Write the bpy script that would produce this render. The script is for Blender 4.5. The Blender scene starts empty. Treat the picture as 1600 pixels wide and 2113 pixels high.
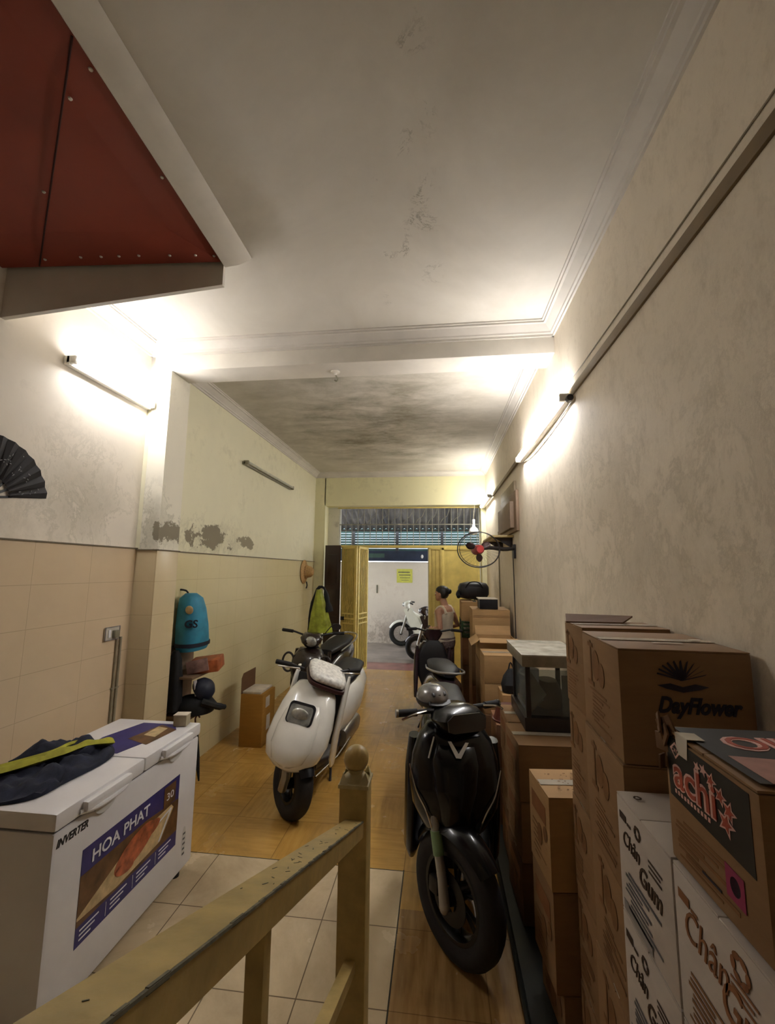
import bpy, bmesh, math, random
from mathutils import Vector, Matrix, Euler, noise
PI = math.pi
random.seed(7)
S = bpy.context.scene
C = S.collection

# ------------------------------------------------------------------ camera, world, exposure
H = 1.72
cam_d = bpy.data.cameras.new('camera'); cam = bpy.data.objects.new('camera', cam_d); C.objects.link(cam)
yaw, pitch, roll, F_PX = math.radians(-6.7268), math.radians(7.6878), math.radians(0.5563), 887.66
fw = Vector((math.sin(yaw)*math.cos(pitch), math.cos(yaw)*math.cos(pitch), math.sin(pitch)))
rt = Vector((math.cos(yaw), -math.sin(yaw), 0)); up = rt.cross(fw)
r2 = rt*math.cos(roll) + up*math.sin(roll); u2 = -rt*math.sin(roll) + up*math.cos(roll)
M = Matrix((r2, u2, -fw)).transposed().to_4x4(); M.translation = Vector((0, 0, H))
cam.matrix_world = M
cam_d.sensor_fit = 'HORIZONTAL'; cam_d.sensor_width = 36; cam_d.lens = 36*F_PX/1600
cam_d.clip_start = 0.02; cam_d.clip_end = 100
S.camera = cam
S.view_settings.view_transform = 'Standard'; S.view_settings.look = 'None'
S.view_settings.gamma = 1; S.view_settings.use_curve_mapping = False
S.view_settings.exposure = 1.85
world = bpy.data.worlds.new('evening_sky'); S.world = world; world.use_nodes = True
bg = world.node_tree.nodes['Background']; bg.inputs[0].default_value = (0.80, 0.86, 1.0, 1); bg.inputs[1].default_value = 1.7
TUBE_RIGHT, TUBE_LEFT, TUBE_FAR = 34.0, 23.0, 30.0

# ------------------------------------------------------------------ materials
def lin(h):
    if isinstance(h, str):
        h = h.lstrip('#'); c = [int(h[i:i+2], 16)/255 for i in (0, 2, 4)]
    else: c = list(h)
    return tuple(((x/12.92) if x <= 0.04045 else ((x+0.055)/1.055)**2.4) for x in c)

class NT:
    def __init__(s, name):
        s.m = bpy.data.materials.new(name); s.m.use_nodes = True; s.t = s.m.node_tree
        s.b = s.t.nodes['Principled BSDF']
    def n(s, t, **k):
        x = s.t.nodes.new(t)
        for a, b in k.items(): setattr(x, a, b)
        return x
    def l(s, a, b): s.t.links.new(a, b)
    def put(s, sock, v):
        if isinstance(v, (int, float)): sock.default_value = v
        elif isinstance(v, (tuple, list)):
            sock.default_value = tuple(v) + ((1,) if len(v) == 3 and len(sock.default_value) == 4 else ())
        else: s.l(v, sock)
    def co(s, kind='Object'): return s.n('ShaderNodeTexCoord').outputs[kind]
    def xyz(s, v=None):
        q = s.n('ShaderNodeSeparateXYZ'); s.l(v if v is not None else s.co(), q.inputs[0]); return q.outputs
    def mp(s, v, scale=(1, 1, 1), loc=(0, 0, 0), rot=(0, 0, 0)):
        q = s.n('ShaderNodeMapping'); s.l(v, q.inputs[0]); q.inputs[1].default_value = loc
        q.inputs[2].default_value = rot; q.inputs[3].default_value = scale; return q.outputs[0]
    def ma(s, op, a, b=0.0, c=None):
        q = s.n('ShaderNodeMath', operation=op); s.put(q.inputs[0], a); s.put(q.inputs[1], b)
        if c is not None: s.put(q.inputs[2], c)
        return q.outputs[0]
    def noise(s, v, scale=5, detail=4, rough=0.55, dist=0.0):
        q = s.n('ShaderNodeTexNoise'); s.l(v, q.inputs['Vector']); q.inputs['Scale'].default_value = scale
        q.inputs['Detail'].default_value = detail; q.inputs['Roughness'].default_value = rough
        q.inputs['Distortion'].default_value = dist; return q.outputs['Fac']
    def ramp(s, f, stops):
        q = s.n('ShaderNodeValToRGB'); e = q.color_ramp.elements
        while len(e) < len(stops): e.new(0.5)
        for i, (p, c) in enumerate(stops):
            e[i].position = p
            if isinstance(c, (int, float)): c = (c, c, c)
            e[i].color = tuple(c[:3]) + (1,)
        s.put(q.inputs[0], f); return q.outputs[0]
    def mix(s, f, a, b, mode='MIX'):
        q = s.n('ShaderNodeMix', data_type='RGBA', blend_type=mode)
        s.put(q.inputs[0], f); s.put(q.inputs[6], a); s.put(q.inputs[7], b); return q.outputs[2]
    def bump(s, h, st=0.3, d=0.01):
        q = s.n('ShaderNodeBump'); q.inputs['Strength'].default_value = st; q.inputs['Distance'].default_value = d
        s.l(h, q.inputs['Height']); s.l(q.outputs[0], s.b.inputs['Normal'])
    def joint(s, c, spacing, off, w):
        f = s.ma('FRACT', s.ma('ADD', s.ma('DIVIDE', s.ma('SUBTRACT', c, off), spacing), 100.5))
        d = s.ma('MULTIPLY', s.ma('ABSOLUTE', s.ma('SUBTRACT', f, 0.5)), spacing)
        return s.ma('LESS_THAN', d, w)
    def box(s, xs, lims):           # soft-free mask of an axis box
        r = None
        for ax, a, b in lims:
            m = s.ma('MULTIPLY', s.ma('GREATER_THAN', xs[ax], a), s.ma('LESS_THAN', xs[ax], b))
            r = m if r is None else s.ma('MULTIPLY', r, m)
        return r
    def blob(s, xs, cx, rx, cy, ry, ax=1, ay=2):      # 1 in centre, 0 at edge of an ellipse
        a = s.ma('DIVIDE', s.ma('SUBTRACT', xs[ax], cx), rx); b = s.ma('DIVIDE', s.ma('SUBTRACT', xs[ay], cy), ry)
        r = s.ma('ADD', s.ma('MULTIPLY', a, a), s.ma('MULTIPLY', b, b))
        q = s.n('ShaderNodeMath', operation='SUBTRACT', use_clamp=True); q.inputs[0].default_value = 1; s.l(r, q.inputs[1])
        return q.outputs[0]
    def out(s, col, rough=0.6, metal=0.0):
        s.put(s.b.inputs['Base Color'], col); s.put(s.b.inputs['Roughness'], rough); s.put(s.b.inputs['Metallic'], metal)
        return s.m

def pmat(name, col, rough=0.5, metal=0.0, var=0.12, scale=12, bump=0.0, coat=0.0, spec=None, stretch=(1, 1, 1)):
    t = NT(name); c = lin(col)
    v = t.mp(t.co(), scale=stretch)
    f = t.noise(v, scale, 5)
    d = tuple(x*(1-var*1.6) for x in c); b = tuple(min(1, x*(1+var)) for x in c)
    r = t.ramp(f, [(0.3, d), (0.7, b)])
    t.out(r, rough, metal)
    if bump: t.bump(t.noise(v, scale*3, 4), bump, 0.004)
    if coat: t.b.inputs['Coat Weight'].default_value = coat; t.b.inputs['Coat Roughness'].default_value = 0.06
    if spec is not None: t.b.inputs['Specular IOR Level'].default_value = spec
    return t.m

def emat(name, col, st):
    t = NT(name); t.out(lin(col), 0.4); t.put(t.b.inputs['Emission Color'], lin(col)); t.b.inputs['Emission Strength'].default_value = st
    return t.m

def wall_mat(name, base, stain, peel_areas=(), tile=None, streak=0.0, stain_amt=0.6, axis=1, extra=()):
    t = NT(name); v = t.co(); xs = t.xyz(v)
    n1 = t.noise(v, 1.6, 6, 0.6, 0.4); n2 = t.noise(v, 9, 6, 0.7)
    col = t.ramp(n1, [(0.30, tuple(x*0.93 for x in lin(base))), (0.65, lin(base))])
    sm = t.ramp(t.ma('MULTIPLY', n1, n2), [(0.28, 0.0), (0.40, 1.0)])
    col = t.mix(t.ma('MULTIPLY', sm, stain_amt*0.35), col, lin(stain))
    n3 = t.noise(t.mp(v, scale=(1, 1, 0.8), loc=(3, 5, 1)), 3.5, 9, 0.74, 0.35)
    for (cx, rx, cz, rz, amt, c2) in extra:
        bl = t.blob(xs, cx, rx, cz, rz, axis, 2)
        line = t.ramp(t.ma('ABSOLUTE', t.ma('SUBTRACT', n3, 0.5)), [(0.0, 1.0), (0.03, 0.0)])
        k = t.ma('MULTIPLY', t.ma('MULTIPLY', bl, line), amt*0.7)
        col = t.mix(k, col, lin(c2))
        k2 = t.ramp(t.ma('MULTIPLY', bl, n3), [(0.34, 0.0), (0.62, amt*0.75)])
        col = t.mix(k2, col, lin(c2))
    h = t.ma('ADD', t.ma('MULTIPLY', n3, 0.8), t.ma('MULTIPLY', n2, 0.4))
    for (cx, rx, cz, rz, c2) in peel_areas:
        bl = t.blob(xs, cx, rx, cz, rz, axis, 2)
        k = t.ramp(t.ma('ADD', t.ma('MULTIPLY', bl, 0.26), t.noise(t.mp(v, loc=(2, 9, 4)), 4.5, 9, 0.72, 0.3)), [(0.66, 0.0), (0.675, 1.0)])
        k = t.ma('MULTIPLY', k, t.ma('GREATER_THAN', bl, 0.02))
        col = t.mix(k, col, lin(c2)); h = t.ma('SUBTRACT', h, k)
    if streak:
        st = t.noise(t.mp(v, scale=(2.5, 2.5, 1.5)), 5, 9, 0.8)
        col = t.mix(t.ramp(st, [(0.50, 0.0), (0.75, streak)]), col, lin(stain))
        h = t.ma('ADD', h, st)
    t.out(col, 0.72); t.bump(h, 0.35, 0.006)
    return t.m

def wainscot_mat(name, base, ax=1, zoff=1.86, hoff=0.0, sx=0.4, sz=0.24):
    t = NT(name); v = t.co(); xs = t.xyz(v)
    n = t.noise(v, 2.2, 5, 0.6, 0.5); n2 = t.noise(v, 18, 4)
    col = t.ramp(n, [(0.3, tuple(x*0.93 for x in lin(base))), (0.7, lin(base))])
    g = t.ma('MAXIMUM', t.joint(xs[2], sz, zoff, 0.0016), t.joint(xs[ax], sx, hoff, 0.0014))
    col = t.mix(t.ma('MULTIPLY', g, 0.45), col, lin('#8f7a5c'))
    t.out(col, 0.27); t.bump(t.ma('SUBTRACT', 1.0, g), 0.2, 0.002)
    return t.m

def floor_mat():
    t = NT('floor_tiles'); v = t.co(); xs = t.xyz(v)
    n = t.noise(v, 3.0, 5, 0.6); n2 = t.noise(v, 25, 5, 0.7)
    beige = t.ramp(n, [(0.3, lin('#c6b08e')), (0.7, lin('#d8c4a2'))])
    wv = t.mp(v, scale=(3.0, 26, 1)); wn = t.noise(wv, 1.2, 3, 0.5, 0.2)
    wv2 = t.mp(v, scale=(26, 3.0, 1)); wn2 = t.noise(wv2, 1.2, 3, 0.5, 0.2)
    px = t.ma('FLOOR', t.ma('DIVIDE', t.ma('ADD', xs[0], 10.21), 0.4)); py = t.ma('FLOOR', t.ma('DIVIDE', t.ma('ADD', xs[1], 10 - 2.73), 0.4))
    ck = t.ma('MODULO', t.ma('ADD', px, py), 2.0)
    far = t.ma('GREATER_THAN', xs[1], 2.73)
    w = t.mix(t.ma('MULTIPLY', ck, far), wn2, wn)
    wsum = t.ma('ADD', t.ma('MULTIPLY', w, 0.6), t.ma('MULTIPLY', n, 0.4))
    wood = t.ramp(wsum, [(0.30, lin('#a57f40')), (0.52, lin('#be924a')), (0.72, lin('#cba258'))])
    near_wood = t.ramp(wn2, [(0.30, lin('#8a683c')), (0.7, lin('#b08a56'))])
    wood = t.mix(t.box(xs, [(1, -5, 2.45), (0, -0.21, 3)]), wood, near_wood)
    jb = t.ma('MAXIMUM', t.joint(xs[0], 0.375, -0.207, 0.0026), t.joint(xs[1], 0.4, 2.73, 0.0026))
    jw = t.ma('MAXIMUM', t.joint(xs[0], 0.4, -0.207, 0.0018), t.joint(xs[1], 0.4, 2.73, 0.0018))
    beige = t.mix(t.ma('MULTIPLY', jb, 0.8), beige, lin('#4c3a28'))
    wood = t.mix(t.ma('MULTIPLY', jw, 0.55), wood, lin('#4a3012'))
    mb = t.box(xs, [(0, -9, -0.207), (1, -9, 2.73)])
    col = t.mix(mb, wood, beige)
    edge = t.ma('MAXIMUM', t.box(xs, [(0, -0.211, -0.204), (1, -9, 2.74)]), t.box(xs, [(0, -9, -0.204), (1, 2.727, 2.733)]))
    col = t.mix(edge, col, lin('#2c2216'))
    dirt = t.ramp(t.noise(v, 1.3, 8, 0.7, 1.0), [(0.45, 0.0), (0.8, 0.45)])
    col = t.mix(dirt, col, lin('#5d4a30'))
    t.out(col, t.ramp(n, [(0.3, 0.20), (0.75, 0.30)]))
    t.bump(t.ma('SUBTRACT', 1.0, t.mix(mb, jw, jb)), 0.15, 0.002)
    return t.m

def ceiling_mat():
    t = NT('old_ceiling_paint'); v = t.co(); xs = t.xyz(v)
    n = t.noise(v, 1.1, 8, 0.62, 0.6); n2 = t.noise(v, 6, 8, 0.7, 0.8)
    col = t.ramp(n, [(0.3, lin('#c3bdb0')), (0.7, lin('#dad5ca'))])
    far = t.ma('GREATER_THAN', xs[1], 3.22)
    str_ = t.noise(t.mp(v, scale=(1.0, 2.2, 1)), 1.5, 9, 0.70, 0.25)
    mild = t.ramp(t.ma('ADD', t.ma('MULTIPLY', str_, 0.9), t.ma('MULTIPLY', n2, 0.25)), [(0.46, 0.0), (0.72, 0.85)])
    bl = t.blob(xs, -0.75, 1.5, 5.1, 2.2, 0, 1)
    mild = t.ma('MULTIPLY', t.ma('MULTIPLY', mild, far), t.ma('ADD', t.ma('MULTIPLY', bl, 0.9), 0.25))
    col = t.mix(mild, col, lin('#7c7560'))
    # flaking crack line running along the near slab
    crack = t.blob(xs, -0.16, 0.22, 2.0, 1.4, 0, 1)
    n3 = t.noise(v, 5, 9, 0.75, 0.5)
    line = t.ramp(t.ma('ABSOLUTE', t.ma('SUBTRACT', n3, 0.5)), [(0.0, 1.0), (0.016, 0.0)])
    gate = t.ramp(t.noise(t.mp(v, loc=(7, 3, 0)), 4, 4), [(0.56, 0.0), (0.62, 1.0)])
    k = t.ma('MULTIPLY', t.ma('MULTIPLY', line, crack), gate)
    col = t.mix(k, col, lin('#6a6354'))
    t.out(col, 0.8); t.bump(t.ma('ADD', t.ma('MULTIPLY', n2, 0.6), k), 0.25, 0.006)
    return t.m

def carton_mat(name, col, var=0.10, marks=None):
    t = NT(name); v = t.co(); xs = t.xyz(v)
    f = t.noise(t.mp(v, scale=(1, 1, 6)), 7, 5, 0.6); g = t.noise(v, 2.2, 4)
    c = lin(col)
    r = t.ramp(t.ma('ADD', t.ma('MULTIPLY', f, 0.5), t.ma('MULTIPLY', g, 0.5)), [(0.35, tuple(x*(1-1.5*var) for x in c)), (0.65, tuple(min(1, x*(1+var)) for x in c))])
    t.out(r, 0.75); t.bump(t.noise(t.mp(v, scale=(1, 1, 12)), 20, 3), 0.12, 0.002)
    return t.m

M_ = {}
M_['wall_cream'] = wall_mat('aged_cream_paint_far_left', '#e2ddc0', '#9a9478', peel_areas=[(3.95, 0.62, 2.02, 0.16, '#857c66'), (3.30, 0.16, 1.97, 0.14, '#8d836c'), (4.75, 0.35, 2.02, 0.10, '#938a72')], extra=[(4.0, 1.2, 2.0, 0.35, 0.5, '#96907a')])
M_['wall_cream_near'] = wall_mat('aged_cream_paint_near_left', '#e8dfd0', '#a59c88', extra=[(2.45, 0.6, 2.15, 0.5, 0.75, '#a09a86')])
M_['wall_pillar'] = wall_mat('aged_cream_paint_pillar', '#e6e1d0', '#8c8672', axis=0, peel_areas=[(-2.07, 0.06, 2.0, 0.14, '#857d69')], extra=[(-2.14, 0.2, 2.05, 0.4, 0.8, '#8f8a76')])
M_['wall_right'] = wall_mat('weathered_cream_paint_right', '#e5d9c5', '#a2947a', streak=0.42, stain_amt=0.5, extra=[(1.7, 1.5, 1.9, 0.8, 0.40, '#93876e'), (3.3, 1.4, 2.0, 0.8, 0.40, '#a09880'), (6.4, 0.7, 1.5, 0.4, 0.6, '#7d684a')])
M_['wall_far'] = wall_mat('pale_cream_paint_front', '#e5e0b8', '#a39c80', axis=0)
M_['jamb'] = wall_mat('stained_jamb_paint', '#d4d0be', '#6f6857', axis=2, stain_amt=1.2)
M_['wain'] = wainscot_mat('cream_wall_tiles', '#dcc6a6', 1, 1.86, 0.15)
M_['wain_front'] = wainscot_mat('cream_wall_tiles_front', '#d2c09c', 0, 1.86, -2.06)
M_['wain_far'] = wainscot_mat('cream_wall_tiles_far', '#d6c99e', 1, 1.86, 0.15)
M_['floor'] = floor_mat()
M_['ceil'] = ceiling_mat()
M_['cornice'] = pmat('white_plaster_moulding', '#cfc9bf', 0.7, var=0.06, scale=4)
M_['beam'] = pmat('whitewashed_beam', '#d8d2c6', 0.75, var=0.08, scale=3)
M_['ledge'] = pmat('dark_grout_ledge', '#6f6450', 0.7)
M_['redpanel'] = pmat('dark_red_panel', '#8a3a28', 0.55, var=0.10, scale=2.5)
M_['redgroove'] = pmat('dark_red_seam', '#3a120c', 0.8)
M_['white_pl'] = pmat('white_enamel', '#e6e4e6', 0.32, var=0.03, scale=6, coat=0.2)
M_['white_sh'] = pmat('white_enamel_side', '#d0cfcc', 0.35, var=0.03, scale=6)
M_['grey_line'] = pmat('grey_gasket', '#77757a', 0.6)
M_['rail'] = pmat('chipped_yellow_paint', '#c4ab6c', 0.42, var=0.16, scale=22, bump=0.15)
M_['rail_top'] = pmat('worn_yellow_paint', '#c9b98a', 0.4, var=0.16, scale=30, bump=0.15)
M_['chip'] = pmat('grey_chipped_edge', '#716c58', 0.7, var=0.3, scale=80)
M_['trunk'] = pmat('tan_cable_trunking', '#75603d', 0.55, var=0.10, scale=9)
M_['tube'] = emat('lit_tube_right', '#f7f6f8', TUBE_RIGHT)
M_['tubeL'] = emat('lit_tube_left', '#f7f6f8', TUBE_LEFT)
M_['tubeF'] = emat('lit_tube_far', '#fbfaf6', TUBE_FAR)
M_['tube_off'] = pmat('unlit_tube', '#b5b2a0', 0.3)
M_['fixture'] = pmat('white_metal_fixture', '#dedad0', 0.4)
M_['fixture_dk'] = pmat('grey_metal_fixture', '#8a8570', 0.4)
M_['blk'] = pmat('black_plastic', '#15151a', 0.42, var=0.2)
M_['blk_gloss'] = pmat('glossy_black_paint', '#0b0c0f', 0.22, var=0.1, coat=0.25, spec=0.3)
M_['rubber'] = pmat('tyre_rubber', '#19181a', 0.75, var=0.2, scale=40, bump=0.2)
M_['rim'] = pmat('dark_alloy_rim', '#3a3835', 0.35, 0.8)
M_['chrome'] = pmat('chrome', '#c9c6c0', 0.18, 1.0, var=0.05)
M_['alu'] = pmat('brushed_aluminium', '#9a958c', 0.38, 0.8, var=0.1)
M_['white_paint'] = pmat('white_scooter_paint', '#eeece4', 0.22, var=0.05, scale=5, coat=0.7)
M_['white_scuff'] = pmat('speckled_white_plastic', '#e6e4de', 0.4, var=0.22, scale=45)
M_['maroon'] = pmat('dark_maroon_plastic', '#3a2220', 0.35)
M_['lens'] = pmat('headlamp_glass', '#b9bcba', 0.08, 0.5, var=0.35, scale=14, coat=1.0)
M_['brown_dk'] = pmat('dark_brown_scooter_paint', '#2d211f', 0.25, var=0.15, coat=0.6)
M_['purple_dk'] = pmat('dark_plum_scooter_paint', '#36272e', 0.25, var=0.15, coat=0.6)
M_['seat'] = pmat('black_seat_vinyl', '#17181f', 0.5, var=0.15)
M_['silver'] = pmat('silver_paint', '#a9a9a8', 0.3, 0.5, var=0.1, coat=0.5)
M_['green_tag'] = pmat('pale_green_sticker', '#7f9f78', 0.5, var=0.15)
M_['vwhite'] = pmat('silver_white_badge', '#e4e6e6', 0.25, 0.3)
M_['card'] = carton_mat('brown_cardboard', '#8c6b47')
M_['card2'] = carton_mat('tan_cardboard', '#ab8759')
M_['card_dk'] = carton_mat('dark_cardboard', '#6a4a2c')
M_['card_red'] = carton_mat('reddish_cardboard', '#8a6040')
M_['card_wh'] = carton_mat('white_cardboard', '#c0b6ae', 0.05)
M_['card_lt'] = carton_mat('pale_cardboard', '#cfae7c')
M_['ink'] = pmat('dark_brown_print', '#3f2a18', 0.7)
M_['ink_soft'] = pmat('faded_brown_print', '#7c552e', 0.7)
M_['ink_orange'] = pmat('orange_brown_print', '#8a5a34', 0.7)
M_['ink_blue'] = pmat('dark_blue_print', '#1f1a2c', 0.7)
M_['ink_red'] = pmat('red_print', '#a94a34', 0.6)
M_['ink_black'] = pmat('black_print', '#161412', 0.5)
M_['ink_pink'] = pmat('pink_outline_print', '#d8aaa0', 0.6)
M_['magenta'] = pmat('magenta_print', '#8c2450', 0.6)
M_['tape'] = pmat('clear_packing_tape', '#c9bfae', 0.15, var=0.1, coat=0.6)
M_['grey_text'] = pmat('grey_print', '#5c5a5e', 0.6)
M_['dk_text'] = pmat('black_lettering', '#1b1a1f', 0.5)
M_['blue_ink'] = pmat('royal_blue_print', '#332f70', 0.4)
M_['brown_print'] = pmat('brown_food_print', '#6b4a2c', 0.4, var=0.35, scale=14)
M_['meat'] = pmat('salmon_print', '#b5613f', 0.4, var=0.4, scale=22)
M_['cream_print'] = pmat('cream_print', '#cbb285', 0.4, var=0.2, scale=25)
M_['white_print'] = pmat('white_print', '#ecebf2', 0.4)
M_['navy'] = pmat('navy_cloth', '#1d2236', 0.85, var=0.3, scale=20, bump=0.3)
M_['lime'] = pmat('lime_yellow_cloth', '#a3a02c', 0.8, var=0.2, scale=20, bump=0.3)
M_['lime_pl'] = pmat('lime_raincoat_plastic', '#9fa83a', 0.35, var=0.3, scale=14)
M_['cube'] = pmat('pale_wood_block', '#b5a88c', 0.6)
M_['yellow'] = pmat('yellow_gate_paint', '#dcc774', 0.4, var=0.08, scale=8)
M_['yellow_dk'] = pmat('darker_yellow_gate_paint', '#ad9a58', 0.5, var=0.10, scale=8)  # darker copy of the gate yellow
M_['wood_dk'] = pmat('dark_stained_wood', '#2a1713', 0.3, var=0.25, scale=6)
M_['grille'] = pmat('painted_grille_bars', '#8f8c7e', 0.45)
M_['alley_wall'] = wall_mat('whitewashed_alley_wall', '#e6dcd6', '#b39a90', axis=0, extra=[(-1.2, 1.5, 0.1, 0.7, 0.9, '#8f7d74')])
M_['alley_floor'] = pmat('wet_alley_concrete', '#8d8279', 0.30, var=0.3, scale=2.5)
M_['red_tile'] = pmat('faded_red_threshold_tiles', '#8f5c55', 0.35, var=0.25, scale=5)
M_['blue_sign'] = pmat('dark_blue_signboard', '#2a3550', 0.4, var=0.3, scale=3)
M_['teal'] = pmat('teal_shutter', '#43605d', 0.5, var=0.3, scale=3)
M_['awning'] = pmat('grey_corrugated_sheet', '#7d7874', 0.5, var=0.3, scale=3)
M_['notice'] = pmat('yellow_notice_paper', '#d9d86a', 0.6, var=0.08)
M_['skin'] = pmat('skin', '#b98a70', 0.55, var=0.06)
M_['hair'] = pmat('black_hair', '#0e0c0d', 0.5, var=0.2, scale=40)
M_['tank'] = pmat('cream_sleeveless_top', '#ddd0b8', 0.85, var=0.08)
M_['pants'] = pmat('mauve_patterned_trousers', '#7c6861', 0.85, var=0.35, scale=30)
M_['fan_red'] = pmat('red_fan_motor', '#a8302c', 0.4)
M_['fan_blk'] = pmat('black_fan_guard', '#201d1e', 0.45)
M_['straw'] = pmat('woven_straw', '#b08a55', 0.7, var=0.25, scale=60, bump=0.3)
M_['fan_paper'] = pmat('black_fan_paper', '#1e1a1c', 0.7)
M_['fan_print'] = pmat('white_fan_print', '#8f8d8e', 0.7)
M_['bag_blue'] = pmat('bright_blue_nylon', '#2f86a6', 0.6, var=0.18, scale=9)
M_['bag_navy'] = pmat('navy_nylon', '#151b2e', 0.6)
M_['orange'] = pmat('orange_brown_card', '#a2552a', 0.6, var=0.3, scale=16)
M_['pink_cloth'] = pmat('muted_pink_cloth', '#8f6f68', 0.8, var=0.3, scale=16)
M_['black_cloth'] = pmat('black_cloth', '#101113', 0.85, var=0.3, scale=20, bump=0.3)
M_['plate_wh'] = pmat('switch_plate', '#c9c2b2', 0.4)
M_['wire'] = pmat('grey_conduit', '#9c927c', 0.5)
M_['steel'] = pmat('galvanised_steel', '#8a8377', 0.4, 0.6, var=0.15)
M_['metal_dk'] = pmat('dark_painted_steel', '#2b2424', 0.4)
M_['panel_wh'] = pmat('pale_plastic_sheet', '#b5b0b0', 0.3)
M_['marble'] = pmat('marbled_top', '#b9b5a8', 0.25, var=0.25, scale=10)
M_['board'] = pmat('brown_board', '#7b634c', 0.6)
M_['board2'] = pmat('pale_board', '#9a8a70', 0.6)
M_['shelf'] = pmat('yellowed_shelf_board', '#b7a26d', 0.5)
M_['gap_shade'] = pmat('dark_green_gap_shade', '#171c18', 0.45)
M_['paper'] = pmat('paper', '#d2c6b4', 0.8)
M_['green_pl'] = pmat('green_plastic', '#2f4a2c', 0.5, var=0.4, scale=18)
M_['helmet_gr'] = pmat('silver_helmet_shell', '#9b9b9c', 0.22, 0.4, var=0.35, scale=9, coat=0.6)
M_['red_dull'] = pmat('dull_red_plastic', '#5c2b20', 0.35)
M_['pole'] = pmat('street_metal', '#4a4a4c', 0.5)

# ------------------------------------------------------------------ mesh helpers
def bm_(): return bmesh.new()
def a_box(bm, c, s, R=None, bev=0.0):
    M4 = Matrix.Translation(Vector(c)) @ (R.to_4x4() if R is not None else Matrix.Identity(4)) @ Matrix.Diagonal((s[0], s[1], s[2], 1))
    r = bmesh.ops.create_cube(bm, size=1, matrix=M4)
    if bev > 0:
        es = list({e for v in r['verts'] for e in v.link_edges})
        bmesh.ops.bevel(bm, geom=es, offset=bev, segments=2, affect='EDGES', profile=0.6)
def a_poly(bm, pts, thick):          # prism from planar 3D outline and thickness vector
    t = Vector(thick); a = [bm.verts.new(Vector(p)) for p in pts]; b = [bm.verts.new(Vector(p)+t) for p in pts]
    n = len(pts); bm.faces.new(a[::-1]); bm.faces.new(b)
    for i in range(n): bm.faces.new((a[i], a[(i+1) % n], b[(i+1) % n], b[i]))
def smooth_path(pts, k=4):
    P = [Vector(p) for p in pts]
    if len(P) < 3: return P
    o = []
    for i in range(len(P)-1):
        p0 = P[max(i-1, 0)]; p1 = P[i]; p2 = P[i+1]; p3 = P[min(i+2, len(P)-1)]
        for j in range(k):
            t = j/k
            o.append(0.5*((2*p1)+(-p0+p2)*t+(2*p0-5*p1+4*p2-p3)*t*t+(-p0+3*p1-3*p2+p3)*t**3))
    o.append(P[-1]); return o
def a_loft(bm, rings, cap=True, closed=False):
    V = [[bm.verts.new(Vector(p)) for p in r] for r in rings]
    n = len(rings[0]); m = len(V)
    for i in range(m if closed else m-1):
        A = V[i]; B = V[(i+1) % m]
        for j in range(n): bm.faces.new((A[j], A[(j+1) % n], B[(j+1) % n], B[j]))
    if cap and not closed:
        bm.faces.new(V[0][::-1]); bm.faces.new(V[-1])
def a_tube(bm, pts, r, seg=8, sm=0, closed=False):
    P = smooth_path(pts, sm) if sm else [Vector(p) for p in pts]
    n = len(P); rs = r if isinstance(r, (list, tuple)) else [r]*n
    if len(rs) != n: rs = [rs[min(len(rs)-1, int(i/(n-1)*(len(rs)-1)+0.5))] for i in range(n)]
    rings = []; prev = None
    for i, p in enumerate(P):
        if closed: d = P[(i+1) % n]-P[i-1]
        else: d = P[min(i+1, n-1)]-P[max(i-1, 0)]
        d.normalize()
        if prev is None:
            a = d.orthogonal().normalized()
        else:
            a = prev - d*prev.dot(d); a = a.normalized() if a.length > 1e-6 else d.orthogonal().normalized()
        prev = a; b = d.cross(a)
        rings.append([p+(a*math.cos(2*PI*k/seg)+b*math.sin(2*PI*k/seg))*rs[i] for k in range(seg)])
    a_loft(bm, rings, cap=not closed, closed=closed)
def a_lathe(bm, prof, Mx=None, seg=24, closed=False):   # prof [(r,z)] round local z
    Mx = Mx or Matrix.Identity(4); rings = []
    for k in range(seg):
        a = 2*PI*k/seg
        rings.append([Mx @ Vector((r*math.cos(a), r*math.sin(a), z)) for r, z in prof])
    V = [[bm.verts.new(p) for p in r] for r in rings]; m = len(prof)
    for k in range(seg):
        A = V[k]; B = V[(k+1) % seg]
        for j in range(m if closed else m-1):
            q = (A[j], B[j], B[(j+1) % m], A[(j+1) % m])
            try: bm.faces.new(q)
            except ValueError: pass
    if not closed:
        for j in (0, m-1):
            if prof[j][0] > 1e-5:
                try: bm.faces.new([V[k][j] for k in range(seg)])
                except ValueError: pass
def a_ball(bm, c, s, R=None, u=16, v=12):
    Mx = Matrix.Translation(Vector(c)) @ (R.to_4x4() if R is not None else Matrix.Identity(4)) @ Matrix.Diagonal((s[0], s[1], s[2], 1))
    bmesh.ops.create_uvsphere(bm, u_segments=u, v_segments=v, radius=1, matrix=Mx)
def sup(cx, cy, z, hx, hy, e=2.6, n=24, tilt=0.0, fy=1.0):     # super-ellipse ring in a horizontal plane
    o = []
    for k in range(n):
        a = 2*PI*k/n; c = math.cos(a); s = math.sin(a)
        x = hx*math.copysign(abs(c)**(2/e), c); y = hy*math.copysign(abs(s)**(2/e), s)
        o.append((cx+x, cy+y, z+tilt*y + fy*0))
    return o
def supy(cx, y, cz, hx, hz, e=2.6, n=24):                       # ring in the XZ plane
    o = []
    for k in range(n):
        a = 2*PI*k/n; c = math.cos(a); s = math.sin(a)
        o.append((cx+hx*math.copysign(abs(c)**(2/e), c), y, cz+hz*math.copysign(abs(s)**(2/e), s)))
    return o

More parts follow.
